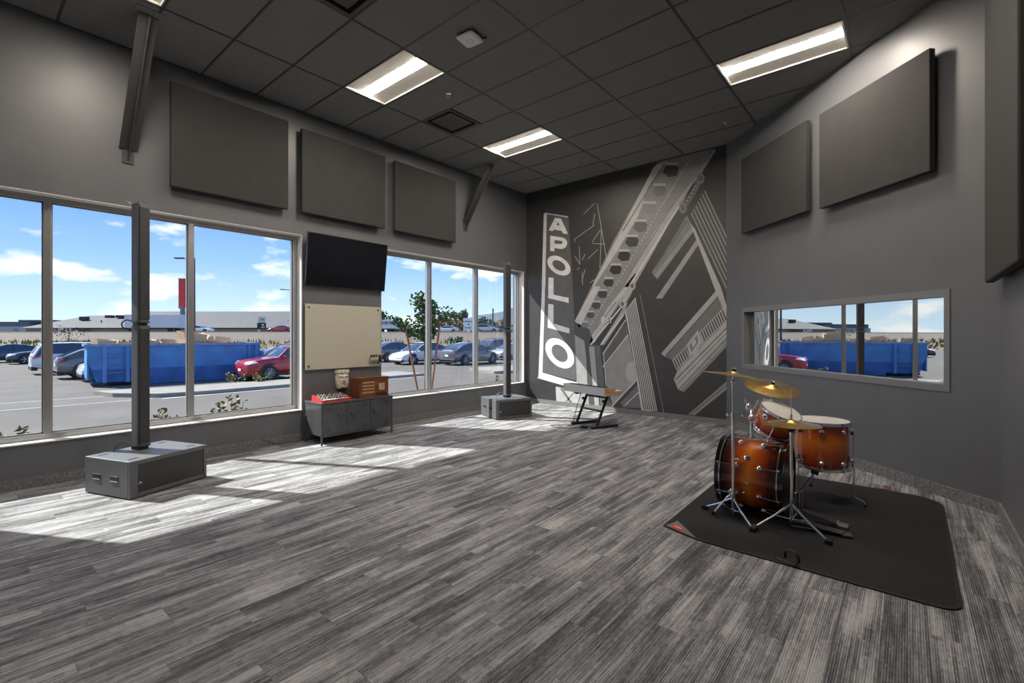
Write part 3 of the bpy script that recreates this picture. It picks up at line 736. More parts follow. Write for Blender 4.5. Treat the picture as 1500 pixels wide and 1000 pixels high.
def marker_tray():
    t = thing('marker_tray', 'clear acrylic marker tray at the low corner of the glass board', 'tray', (XW+.03, 4.24, 1.03))
    ac = glass_mat('acrylic', (.80, .80, .80), .05)
    obj('shelf', MB().box((XW+.027, 4.14, 1.03), (XW+.075, 4.34, 1.036)), ac, t, world=True); obj('front_lip', MB().box((XW+.075, 4.14, 1.03), (XW+.079, 4.34, 1.07)), ac, t, world=True)
    obj('backplate', MB().box((XW+.0265, 4.14, 1.036), (XW+.029, 4.34, 1.10)), ac, t, world=True)
    cols = [('black', (.02,.02,.02)), ('red', (.5,.03,.02)), ('blue', (.03,.06,.4)), ('green', (.03,.25,.05)), ('brown', (.2,.06,.03)), ('orange', (.6,.2,.03))]
    for i, (n, c) in enumerate(cols):
        y = 4.155+i*.024
        m = thing('dry_erase_marker', '%s-capped marker standing in the acrylic tray' % n, 'marker', (XW+.052, y, 1.0362), 0, 'markers in the acrylic tray')
        obj('barrel', MB().cyl((0,0,0), (0,0,.07), .0085, seg=10), mat('marker_white', (.7,.7,.68), .4), m, smooth=40); obj('cap', MB().cyl((0,0,.07), (0,0,.108), .009, seg=10), mat('cap_'+n, c, .4), m, smooth=40)
    er = thing('board_eraser', 'dark felt eraser block at the end of the acrylic tray', 'eraser', (XW+.052, 4.322, 1.0362))
    obj('felt', MB().box((-.018, -.016, 0), (.006, .016, .10)), black_m, er); obj('grip', MB().box((.006, -.016, 0), (.018, .016, .10)), mat('eraser_brown', (.12, .05, .04), .6), er)
marker_tray()

CABX, CABY0, CABY1, CABT = -5.87, 3.10, 4.215, .555
def cabinet():
    t = thing('locker_cabinet', 'low grey metal locker cabinet on thin legs under the board', 'cabinet', (CABX-.2, (CABY0+CABY1)/2, 0))
    m = mat('locker_paint', (.105, .110, .118), .33, metal=.35, var=.12, scale=9)
    prof = [(CABX, .115), (CABX-.30, .115), (CABX-.44, .34), (CABX-.44, CABT-.02), (CABX, CABT-.02)]
    body = MB().prism([(x, CABY0+.012, z) for x, z in prof], (0, CABY1-CABY0-.024, 0))
    obj('body', body, m, t, world=True, bevel=.003)
    obj('top', MB().box((CABX-.45, CABY0, CABT-.02), (CABX+.012, CABY1, CABT)), m, t, world=True, bevel=.004)
    for y in (CABY0+.012, CABY1-.012):
        obj('leg', MB().box((CABX-.006, y-.012, 0), (CABX+.012, y+.012, CABT-.02)), m, t, world=True, bevel=.003)
        obj('leg', MB().box((CABX-.43, y-.011, 0), (CABX-.41, y+.011, .36)), m, t, world=True)
    obj('bottom_rail', MB().box((CABX-.002, CABY0+.024, .105), (CABX+.010, CABY1-.024, .128)), m, t, world=True)
    n = 3; wd = (CABY1-CABY0-.05)/n
    for i in range(n):
        y0 = CABY0+.025+i*wd; d = obj('door', MB().box((CABX, y0+.003, .132), (CABX+.009, y0+wd-.003, CABT-.026)), m, t, world=True, bevel=.002)
        hy = y0+wd*(.72 if i == 0 else .25); z = .345
        obj('handle', MB().tube([(CABX+.01, hy-.035, z+.03), (CABX+.03, hy-.03, z+.015), (CABX+.03, hy-.02, z-.01), (CABX+.032, hy+.02, z-.02), (CABX+.03, hy+.04, z+.0), (CABX+.01, hy+.045, z+.015)], .006, 6).cyl((CABX+.008, hy-.035, z+.03), (CABX+.018, hy-.035, z+.03), .014, seg=10), steel_m, d, world=True, smooth=40)
        vy = y0+wd*(.22 if i == 0 else .78)
        for z0 in (.17, .455):
            for k in range(4):
                obj('louver', MB().add([(CABX+.009, vy-.035, z0+k*.016), (CABX+.009, vy+.035, z0+k*.016), (CABX+.009, vy+.035, z0+k*.016+.012), (CABX+.009, vy-.035, z0+k*.016+.012), (CABX+.016, vy-.035, z0+k*.016), (CABX+.016, vy+.035, z0+k*.016)], [(0,3,2,1),(0,1,5,4),(4,5,2,3),(0,4,3),(1,2,5)]), steel_m, d, world=True)
cabinet()
def synth():
    cx, cy = CABX-.16, CABY0+.245
    t = thing('desktop_synth', 'red desktop synthesizer with black knob panel on the cabinet', 'synthesizer', (cx, cy, CABT))
    red = mat('red_lacquer', (.72, .035, .04), .35); w2, d2 = .215, .135
    # front (toward the room, +x) is lower than the back
    prof = [(d2, 0), (-d2, 0), (-d2, .075), (d2-.03, .03), (d2, .022)]
    obj('chassis', MB().prism([(x, -w2+.012, z) for x, z in prof], (0, 2*w2-.024, 0)), mat('synth_black', (.03,.03,.032), .4), t)
    for y in (-w2, w2-.012): obj('side_cheek', MB().prism([(d2+.004, y, 0), (-d2-.004, y, 0), (-d2-.004, y, .083), (d2-.03, y, .038), (d2+.004, y, .03)], (0, .012, 0)), red, t, bevel=.002)
    obj('front_rail', MB().box((d2, -w2+.012, 0), (d2+.006, w2-.012, .022)), red, t); obj('rear_panel', MB().box((-d2-.006, -w2+.012, 0), (-d2, w2-.012, .078)), red, t)
    up = Vector((.045, 0, .24-.045*0)).normalized(); sl = lambda x: .075-(x+d2)*(.045/(2*d2-.03))
    for i in range(4):
        for j in range(10):
            x = -d2+.03+i*.052; y = -w2+.035+j*.04
            m = white_m if (i+j*3) % 4 else mat('synth_grey', (.25,.25,.26), .4)
            obj('knob', MB().cyl((x, y, sl(x)), (x+.003, y, sl(x)+.016), .0095, .007, seg=8), m, t)
    for j in range(13): obj('key', MB().box((d2-.042, -w2+.03+j*.0285, .030), (d2-.006, -w2+.03+j*.0285+.025, .038)), white_m, t)
    for k, (ya, yb, h) in enumerate(((-.12, .02, .16), (-.02, .05, .09), (.05, .09, .07))):
        obj('patch_cable', MB().tube([(-d2+.04, ya, .07), (-d2+.03, ya+.01, .07+h*.6), (-d2+.02, (ya+yb)/2, .07+h), (-d2+.05, yb-.01, .07+h*.5), (-d2+.06, yb, .065)], .003, 6), mat('cable_grey', (.10,.10,.10), .5), t, smooth=60)
        obj('jack_plug', MB().cyl((-d2+.06, yb, .06), (-d2+.058, yb, .105), .005, seg=8), chrome_m, t)
synth()
def radio():
    x1 = CABX-.05; y0, y1 = 3.70, 4.185; z0 = CABT; h = .285
    t = thing('vintage_radio', 'brown wooden tabletop radio with slotted speaker on the cabinet', 'radio', (x1-.14, (y0+y1)/2, z0))
    wd = wood_mat('radio_walnut', (.11, .035, .014), (.26, .085, .03), 1, .3)
    obj('cabinet_body', MB().box((x1-.27, y0, z0+.012), (x1, y1, z0+h-.012)), wd, t, world=True, bevel=.008)
    obj('top_board', MB().box((x1-.275, y0-.005, z0+h-.012), (x1+.006, y1+.005, z0+h)), wd, t, world=True, bevel=.004)
    obj('base_board', MB().box((x1-.275, y0-.004, z0), (x1+.006, y1+.004, z0+.012)), wd, t, world=True, bevel=.002)
    cl = mat('gold_speaker_cloth', (.55, .38, .17), .8, var=.2, scale=80)
    for k in range(4):
        z = z0+.062+k*.047; obj('speaker_slot', MB().box((x1-.001, y0+.045, z), (x1+.003, y0+.245, z+.025)), cl, t, world=True)
        obj('slot_rib', MB().box((x1, y0+.035, z+.027), (x1+.009, y0+.255, z+.036)), wd, t, world=True, bevel=.002)
    d = obj('dial', MB().box((x1, y0+.315, z0+.09), (x1+.006, y0+.415, z0+.19)), mat('dial_cream', (.50, .40, .22), .35, var=.2, scale=40), t, world=True, bevel=.002)
    obj('dial_pointer', MB().tube([(x1+.008, y0+.365, z0+.14), (x1+.008, y0+.385, z0+.165)], .002, 5), mat('brass', (.45,.28,.07), .3, metal=1), d, world=True)
    obj('emblem', MB().cyl((x1, y0+.365, z0+.225), (x1+.006, y0+.365, z0+.225), .012, seg=10), mat('brass', (.45,.28,.07), .3, metal=1), t, world=True)
    for k in range(5): obj('knob', MB().lathe([(.014, 0), (.013, .012), (.008, .016)], (x1, y0+.285+k*.037, z0+.045), (1,0,0), 10), mat('bakelite', (.02,.01,.008), .3), t, world=True, smooth=40)
radio()
def plaster_face():
    t = thing('plaster_face', 'chipped off-white plaster face cast hung on the dark pier', 'wall sculpture', (XW, 3.69, .67))
    nx, nz = 26, 34; vs = []; wd, hh = .105, .135
    g = lambda x, z, cx, cz, sx, sz: math.exp(-((x-cx)/sx)**2-((z-cz)/sz)**2)
    for j in range(nz+1):
        v = -1+2*j/nz
        edge = .98-.16*max(0, -v)**1.5-.06*max(0, v)+.05*math.sin(v*9)*.5
        if v > .62: edge = 1.06
        for i in range(nx+1):
            u = -1+2*i/nx; x = u*edge
            d = .062*math.sqrt(max(0, 1-min(1, abs(u))**2.6))*(.75+.25*math.cos(v*1.3))
            d += .034*g(x, v, 0, -.02, .13, .30)*(1 if v < .3 else .6)+.012*g(x, v, 0, -.16, .2, .08)     # nose
            d += .016*(g(x, v, -.38, .33, .3, .09)+g(x, v, .38, .33, .3, .09))                             # brows
            d -= .024*(g(x, v, -.38, .15, .2, .11)+g(x, v, .38, .15, .2, .11))                             # sockets
            d += .010*(g(x, v, -.38, .14, .12, .06)+g(x, v, .38, .14, .12, .06))                           # lids
            d += .010*g(x, v, 0, -.40, .25, .04)-.012*g(x, v, 0, -.47, .24, .025)+.012*g(x, v, 0, -.54, .2, .05)  # lips
            d += .016*g(x, v, 0, -.82, .4, .18)+.004*math.sin(x*30)*math.sin(v*22)*(v < -.5)               # beard
            d += .012*(v > .68)+.003*math.sin(11*x+5*v)
            vs.append((max(d, .004), x*wd, v*hh))
    fs = [(j*(nx+1)+i, j*(nx+1)+i+1, (j+1)*(nx+1)+i+1, (j+1)*(nx+1)+i) for j in range(nz) for i in range(nx)]
    m = MB().add(vs, fs); n = len(vs)
    rim = [i for i in range(nx+1)]+[(j+1)*(nx+1)+nx for j in range(nz)]+[nz*(nx+1)+i for i in range(nx-1, -1, -1)]+[j*(nx+1) for j in range(nz-1, 0, -1)]
    m.add([], [])
    base = len(m.v); m.v += [Vector((.0, vs[k][1], vs[k][2])) for k in rim]; L_ = len(rim)
    m.f += [(rim[a], rim[(a+1) % L_], base+(a+1) % L_, base+a) for a in range(L_)]; m.f.append(tuple(base+a for a in range(L_)))
    o = obj('face_cast', m, mat('aged_plaster', (.74, .68, .56), .85, var=.12, scale=30, bump=.3, bscale=120), t, smooth=60); o.location = (.004, 0, .135)
    obj('hanging_hook', MB().tube([(.0, 0, .265), (.012, 0, .28), (.0, 0, .29)], .003, 6), steel_m, t)
plaster_face()

# ------------------------------------------------------------------ column loudspeakers on bass cabinets
def subwoofer(c, rz, label):
    t = thing('subwoofer', label, 'subwoofer', (c[0], c[1], 0), rz, 'bass cabinets of the column speakers')
    w2, D, h = .355, .61, .337
    obj('cabinet', MB().box((-w2, .012, .008), (w2, D, h)), speaker_m, t, bevel=.008)
    fr = .05
    for nm, a, b in (('front_frame', (-w2, -.012, .008), (-w2+.065, .012, h)), ('front_frame', (w2-.03, -.012, .008), (w2, .012, h)), ('front_frame', (-w2+.065, -.012, h-.04), (w2-.03, .012, h)), ('front_frame', (-w2+.065, -.012, .008), (w2-.03, .012, .045))):
        obj(nm, MB().box(a, b), speaker_m, t, bevel=.004)
    obj('grille', MB().box((-w2+.065, -.006, .045), (w2-.03, .006, h-.04)), grille_m, t)
    obj('maker_mark', MB().prism([(-w2+.075, -.0065, .12), (-w2+.088, -.0065, .138), (-w2+.101, -.0065, .12), (-w2+.101, -.0065, .127), (-w2+.088, -.0065, .147), (-w2+.075, -.0065, .127)], (0, -.002, 0)), white_m, t)
    for s in (-1, 1):
        for y in (.20, .44):
            p = obj('hand_grip', MB().cbox((s*(w2+.0005), y, .17), (.006, .105, .045)), black_m, t, bevel=.002)
            obj('grip_lip', MB().cbox((s*(w2+.002), y, .146), (.010, .095, .006)), mat('grip_lip_grey', (.4,.4,.42), .4), p)
    for x in (-w2+.09, w2-.09):
        for y in (.09, D-.10): obj('stacking_dimple', MB().cbox((x, y, h+.0005), (.075, .028, .003)), black_m, t, bevel=.001)
    for x in (-w2+.06, w2-.06):
        for y in (.06, D-.06): obj('foot', MB().cyl((x, y, 0), (x, y, .009), .02, seg=10), rubber_m, t)
def column(c, rz, label):
    z0 = .337
    t = thing('column_speaker', label, 'column speaker', (c[0], c[1], z0), rz, 'slim column speakers')
    w2, D = .052, .125
    def seg(za, zb, nm):
        b = obj(nm, MB().prism([(-w2, .02, za), (-w2, D-.02, za), (-w2+.02, D, za), (w2-.02, D, za), (w2, D-.02, za), (w2, .02, za), (w2-.012, 0, za), (-w2+.012, 0, za)], (0, 0, zb-za)), speaker_m, t, bevel=.003)
        obj('grille', MB().box((-w2+.006, -.006, za+.03), (w2-.006, .012, zb-.03)), grille_m, b, bevel=.004)
    seg(.035, 1.205, 'lower_section'); seg(1.235, 2.385, 'upper_section')
    obj('coupler', MB().box((-w2+.012, .02, 1.205), (w2-.012, D-.02, 1.235)), black_m, t)
    for z in (1.198, 1.24):
        for s in (-1, 1): obj('coupler_lug', MB().cbox((s*(w2+.004), .05, z), (.014, .06, .022)), speaker_m, t, bevel=.002)
    obj('base_mount', MB().box((-w2+.006, .01, 0), (w2-.006, D-.01, .035)), black_m, t, bevel=.003)
    for s in (-1, 1):
        obj('clamp_knob', MB().cyl((s*w2, .05, .03), (s*(w2+.03), .05, .03), .012, seg=10), black_m, t)
    obj('top_cap', MB().box((-w2+.004, .01, 2.385), (w2-.004, D-.01, 2.395)), speaker_m, t, bevel=.003)
    obj('rigging_pin', MB().tube([(-.02, .06, 2.395), (-.02, .06, 2.415), (.03, .06, 2.42), (.03, .06, 2.395)], .005, 6), chrome_m, t)
    obj('safety_wire', MB().tube([(-.03, .06, 2.40), (-.09, .07, 2.43), (-.13, .08, 2.42), (-.10, .08, 2.39), (-.05, .08, 2.38)], .002, 6), chrome_m, t, smooth=60)
    obj('link_cable', MB().tube([(-w2+.01, D-.01, 1.25)]+[(-.075+.05*math.cos(q), D, 1.215+.045*math.sin(q)) for q in [1.0+i*.45 for i in range(10)]]+[(-w2+.01, D-.01, 1.18)], .006, 6), black_m, t, smooth=60)
    obj('input_cable', MB().tube([(-w2+.01, D-.005, .06), (-.09, D+.02, .085), (-.14, D+.05, .05), (-.16, D+.06, .003)], .006, 6), mat('cable_grey', (.10,.10,.10), .5), t, smooth=60)
def place_speakers():
    for c, rz, cc, l1, l2 in (((-5.353, 1.333), R(110.4), .36, 'grey bass cabinet with black mesh front below the first window', 'tall slim grey column speaker standing before the first window'),
                          ((-5.247, 6.295), R(68.3), .20, 'grey bass cabinet with black mesh front near the mural corner', 'tall slim grey column speaker standing before the second window')):
        subwoofer(c, rz, l1)
        yb = Vector((-math.sin(rz), math.cos(rz), 0)); p = Vector((c[0], c[1], 0))+yb*cc
        column((p.x, p.y), rz, l2)
place_speakers()

# ------------------------------------------------------------------ keyboard on its stand
def keyboard():
    # long axis runs from the near wooden cheek K0 to the far end K1; the players side faces the room's right
    K0 = Vector((-3.66, 6.60, .535)); ax = Vector((-.78, .62, 0)).normalized(); L_ = .93; rz = math.atan2(ax.y, ax.x)
    st = thing('keyboard_stand', 'black folding Z-shaped keyboard stand in front of the mural', 'stand', (-3.85, 6.62, 0))
    fx = Vector((.38, .925, 0)).normalized()
    for i, p in enumerate((Vector((-3.72, 6.32, 0)), Vector((-4.16, 6.45, 0)))):
        q = p+fx*.50
        obj('foot_bar', MB().obox((p+q)/2+Vector((0,0,.022)), ((q-p).length, .05, .04), Matrix.Rotation(math.atan2(fx.y, fx.x), 3, 'Z')), black_m, st, world=True, bevel=.004)
        a = p+fx*.10+Vector((0,0,.04)); b = p+fx*.27+Vector((.04,0,.505))
        obj('upright', MB().tube([a, b], .021, 6), black_m, st, world=True)
        obj('top_bar', MB().obox(p+fx*.25+Vector((.02,0,.512)), (.40, .045, .03), Matrix.Rotation(math.atan2(fx.y, fx.x), 3, 'Z')), black_m, st, world=True, bevel=.004)
        obj('height_knob', MB().cyl(p+fx*.24+Vector((.03,0,.42))-fx*.03, p+fx*.24+Vector((.03,0,.42))-fx*.06, .022, seg=10), black_m, st, world=True)
    obj('cross_bar', MB().tube([Vector((-3.64, 6.47, .27)), Vector((-4.08, 6.60, .27))], .015, 8), steel_m, st, world=True)
    obj('cross_bar', MB().tube([Vector((-3.60, 6.56, .47)), Vector((-4.04, 6.69, .47))], .015, 8), steel_m, st, world=True)
    t = thing('stage_keyboard', 'pale grey stage keyboard with light wooden end cheeks', 'keyboard', (-3.87, 6.575, .529), math.atan2(-.13, .44))
    # local x along the keys, local y from back (-) to players (+)
    bd = mat('keyboard_grey', (.50, .51, .53), .4); wd = wood_mat('light_maple', (.50, .32, .15), (.62, .42, .22), 1, .4)
    w2, d2 = .46, .175
    prof = [(-d2, 0), (d2, 0), (d2, .045), (.03, .075), (-.02, .115), (-d2, .12)]
    obj('case', MB().prism([(-w2, y, z) for y, z in prof], (2*w2, 0, 0)), bd, t, bevel=.004)
    for s in (-1, 1): obj('end_cheek', MB().prism([(s*w2, y*1.02, z*1.02) for y, z in prof], (s*.022, 0, 0)), wd, t, bevel=.004)
    for k in range(32):
        if k % 1 == 0: obj('white_key', MB().box((-w2+.03+k*.0281, .04, .062), (-w2+.03+k*.0281+.0262, d2+.002, .074)), white_m, t)
    for k in range(31):
        if k % 7 in (2, 6): continue
        obj('black_key', MB().box((-w2+.03+k*.0281+.0205, .04, .074), (-w2+.03+k*.0281+.034, .115, .086)), black_m, t)
    obj('control_panel', MB().prism([(-w2+.02, -.02, .1155), (-w2+.02, -d2+.02, .1205), (-w2+.02, -d2+.02, .1225), (-w2+.02, -.02, .1175)], (2*w2-.04, 0, 0)), mat('panel_charcoal', (.06,.06,.065), .4), t)
    for k in range(14): obj('knob', MB().cyl((-w2+.08+k*.06, -.09, .118), (-w2+.08+k*.06, -.09, .135), .010, seg=8), black_m, t)
    ped = thing('sustain_pedal', 'small black sustain pedal lying between the stand feet', 'pedal', (-3.86, 6.33, 0))
    obj('base', MB().box((-.05, -.035, .002), (.05, .035, .03)), black_m, ped, bevel=.004); obj('treadle', MB().box((-.04, -.028, .032), (.09, .028, .045)), steel_m, ped, bevel=.003); obj('hinge', MB().box((-.045, -.03, .03), (-.03, .03, .034)), steel_m, ped)
    c = obj('keyboard_cable', MB().tube([(-4.08, 6.60, .50), (-4.13, 6.56, .3), (-4.16, 6.50, .05), (-4.18, 6.40, .006), (-4.3, 6.28, .006), (-4.36, 6.14, .006), (-4.2, 6.08, .006), (-4.02, 6.16, .006), (-3.96, 6.28, .006), (-3.90, 6.33, .012)], .005, 6), black_m, None, smooth=60)
    tag(c, 'thin black cable looping on the carpet beneath the keyboard', 'cable')
keyboard()
def floor_cables():
    c = obj('power_cable', MB().tube([(XW+.03, 2.55, .115), (XW+.035, 2.75, .02), (XW+.05, 3.0, .008), (XW+.09, 3.07, .03), (XW+.06, 3.13, .2), (XW+.04, 3.14, .5)], .005, 6), black_m, None, smooth=60)
    tag(c, 'thin black cable rising along the wall behind the locker cabinet', 'cable')
floor_cables()

# ------------------------------------------------------------------ drum mat and drum kit
def drum_mat():
    t = thing('drum_mat', 'black rectangular drum mat with bound edge under the drum kit', 'mat', (-.6, 4.5, 0))
    c = [(-1.425, 3.475), (-1.15, 3.385), (.225, 3.375), (.235, 5.60), (-1.46, 5.62)]
    rad = [.03, .11, .13, .26, .2]
    def rounded(inset, z):
        pts = []; n = len(c); ctr = Vector((sum(p[0] for p in c)/n, sum(p[1] for p in c)/n))
        for i in range(n):
            p = Vector(c[i]); a = (Vector(c[i-1])-p).normalized(); b = (Vector(c[(i+1) % n])-p).normalized(); r = rad[i]
            for k in range(7):
                q = k/6; pts.append((p+a*r*(1-q)**2+b*r*q**2))
        out = []
        for q in pts:
            d = ctr-q; out.append((q.x+d.x/d.length*inset, q.y+d.y/d.length*inset, z))
        return out
    felt = mat('black_felt', (.017, .017, .018), .95, var=.9, scale=230, bump=.5, bscale=300)
    bind = mat('mat_binding', (.010, .010, .010), .7)
    obj('felt', MB().prism(rounded(.022, .0015), (0, 0, .0055)), felt, t, world=True)
    o, i2 = rounded(0, .001), rounded(.026, .001); n = len(o)
    m = MB(); ot = [(x, y, .0085) for x, y, z in o]; it = [(x, y, .0085) for x, y, z in i2]
    m.add(o+i2+ot+it, [(k, (k+1) % n, n+(k+1) % n, n+k) for k in range(n)]+[(2*n+k, 3*n+k, 3*n+(k+1) % n, 2*n+(k+1) % n) for k in range(n)]+[(k, 2*n+k, 2*n+(k+1) % n, (k+1) % n) for k in range(n)]+[(n+k, n+(k+1) % n, 3*n+(k+1) % n, 3*n+k) for k in range(n)])
    obj('edge_binding', m, bind, t, world=True)
    pt = obj('corner_patch', MB().prism([(-1.405, 3.487, .0088), (-1.15, 3.405, .0088), (-1.37, 3.63, .0088)], (0, 0, .0012)), mat('patch_grey', (.17, .16, .155), .7), t, world=True)
    cc = Vector((-1.322, 3.505, .0103)); u = Vector((.30, -.09, 0)).normalized(); v = Vector((-u.y, u.x, 0))
    lg = obj('oval_logo', MB().prism([cc+u*.052*math.cos(a)+v*.028*math.sin(a) for a in [2*math.pi*i/20 for i in range(20)]], (0, 0, .0008)), mat('logo_red', (.62, .03, .035), .5), pt, world=True)
    for k in range(4): obj('logo_mark', MB().obox(cc+u*(-.024+.016*k)+Vector((0,0,.0013)), (.010, .012, .0008), Matrix.Rotation(math.atan2(u.y, u.x), 3, 'Z')), white_m, lg, world=True)
    obj('woven_tag', MB().obox((.0-.18, 5.615, .009), (.10, .012, .004), Matrix.Rotation(0, 3, 'Z')), mat('tag_red', (.45, .02, .02), .6), t, world=True)
    s = thing('hook_strap', 'small curled black hook-and-loop strap on the mat edge', 'strap', (-.56, 3.40, .009))
    pr = [(.045*math.cos(a)*(1-.05*a/6), .045+.045*math.sin(a)) for a in [-math.pi/2+i*.32 for i in range(17)]]
    m = MB(); w_ = .028
    vs = []
    for x, z in pr:
        vs += [(x, -w_/2, z), (x, w_/2, z), (x*.93, -w_/2, .045+(z-.045)*.93), (x*.93, w_/2, .045+(z-.045)*.93)]
    fs = []
    for k in range(len(pr)-1):
        a, b = 4*k, 4*k+4; fs += [(a, a+1, b+1, b), (a+2, b+2, b+3, a+3), (a, b, b+2, a+2), (a+1, a+3, b+3, b+1)]
    fs += [(0, 2, 3, 1), (4*len(pr)-4, 4*len(pr)-3, 4*len(pr)-1, 4*len(pr)-2)]
    obj('loop', m.add(vs, fs), black_m, s); obj('tail', MB().box((-.10, -w_/2, 0), (.0, w_/2, .003)), black_m, s)
    s.rotation_euler = (0, 0, R(-20))
drum_mat()

hoop_m = mat('black_lacquer_hoop', (.010, .008, .008), .15, coat=1)
skin_m = mat('drum_head_white', (.70, .67, .62), .45, var=.08, scale=12)
brass_m = mat('cymbal_bronze', (.62, .40, .13), .30, metal=1, var=.18, scale=14)
MATT = .008     # top of the mat
def frame_from(ax):
    ax = Vector(ax).normalized(); t_ = Vector((0,0,1)) if abs(ax.z) < .9 else Vector((0,1,0))
    u = (t_-ax*t_.dot(ax)).normalized(); v = ax.cross(u); return ax, u, v
def lug_set(t, c, ax, r, ends, angles, sc=1.0):
    """round turret lugs along the shell with tension rods to the hoops"""
    ax, u, v = frame_from(ax)
    for h, he in ends:
        for a in angles:
            d = u*math.cos(a)+v*math.sin(a); p = c+ax*h+d*r; q = c+ax*he+d*(r+.022*sc)
            l = obj('lug', MB().lathe([(.020*sc, -.004), (.022*sc, .008), (.018*sc, .02*sc), (.008*sc, .027*sc)], p, d, 12), chrome_m, t, world=True, smooth=50)
            obj('tension_rod', MB().cyl(p+d*.014*sc, q, .0045*sc, seg=6), chrome_m, l, world=True)
            obj('hoop_claw', MB().cyl(q-ax*.008*(1 if he > h else -1), q+ax*.012*(1 if he > h else -1), .009*sc, seg=8), chrome_m, l, world=True)
def bass_drum():
    c = Vector((-.97, 4.30, MATT+.295)); r = .275; hl = .205
    t = thing('bass_drum', 'large amber sunburst bass drum lying on its side on the mat', 'drum', (c.x, c.y, 0))
    sh = obj('shell', MB().lathe([(r, -hl), (r, -hl*.5), (r, 0), (r, hl*.5), (r, hl)], (0,0,0), (1,0,0), 48), sunburst_mat('sunburst_bass', 0, -hl*1.0, hl*1.0), t, smooth=40)
    sh.location = (0, 0, c.z)
    X = Vector((1,0,0))
    for s in (-1, 1):
        obj('hoop', MB().lathe([(r+.002, 0), (r+.017, 0), (r+.017, .042), (r+.002, .042), (r+.002, 0)], c+X*s*(hl-.002), X*s, 48, cap=False), hoop_m, t, world=True, smooth=40)
        obj('hoop_band', MB().lathe([(r+.017, .0), (r+.0195, .0), (r+.0195, .009), (r+.017, .009), (r+.017, .0)], c+X*s*(hl-.002), X*s, 48, cap=False), chrome_m, t, world=True, smooth=40)
        obj('head', MB().lathe([(r+.003, .0), (r+.003, .025), (r-.01, .028)], c+X*s*(hl-.002), X*s, 40), mat('bass_head_black', (.014,.014,.014), .35), t, world=True, smooth=40)
    lug_set(t, c, (1,0,0), r, ((-.085, -hl-.012), (.085, hl+.012)), [R(k*45+22.5) for k in range(8)], 1.1)
    # badge, vent
    d = Vector((0, -math.cos(R(38)), math.sin(R(38)))); p = c+d*(r+.0005)-Vector((.01,0,0))
    b = obj('badge', MB().lathe([(.024, 0), (.024, .003), (.02, .005)], p, d, 18), chrome_m, t, world=True, smooth=40)
    obj('badge_mark', MB().cyl(p+d*.005, p+d*.0062, .009, seg=10), black_m, b, world=True)
    d2 = Vector((0, -1, -.05)).normalized(); obj('vent_grommet', MB().cyl(c+d2*r, c+d2*(r+.006)-Vector((0,0,0)), .010, seg=12), chrome_m, t, world=True)
    # spurs
    for s in (-1, 1):
        p = c+Vector((-.115, s*r*.90, -.115)); q = Vector((c.x-.23, c.y+s*.36, MATT+.012))
        sp = obj('spur', MB().tube([p, p+(q-p)*.5, q], [.011, .010, .008], 8), chrome_m, t, world=True, smooth=40)
        obj('spur_bracket', MB().ball(p, .034, 12, 8, (1, .8, 1)), chrome_m, sp, world=True, smooth=60); obj('spur_tip', MB().cyl(q-Vector((0,0,.012)), q+Vector((0,0,.018)), .013, seg=10), rubber_m, sp, world=True)
    # tom mount rail and post on top
    top = c+Vector((0, .0, r)); obj('mount_plate', MB().cbox(top+Vector((-.03,0,.012)), (.09, .06, .026)), chrome_m, t, world=True, bevel=.006)
    obj('rail', MB().tube([top+Vector((-.03, 0, .035)), top+Vector((.13, 0, .035))], .010, 8), chrome_m, t, world=True)
    for dx in (.03, .11): obj('rail_foot', MB().cbox(top+Vector((dx,0,.016)), (.045, .05, .034)), chrome_m, t, world=True, bevel=.008)
bass_drum()
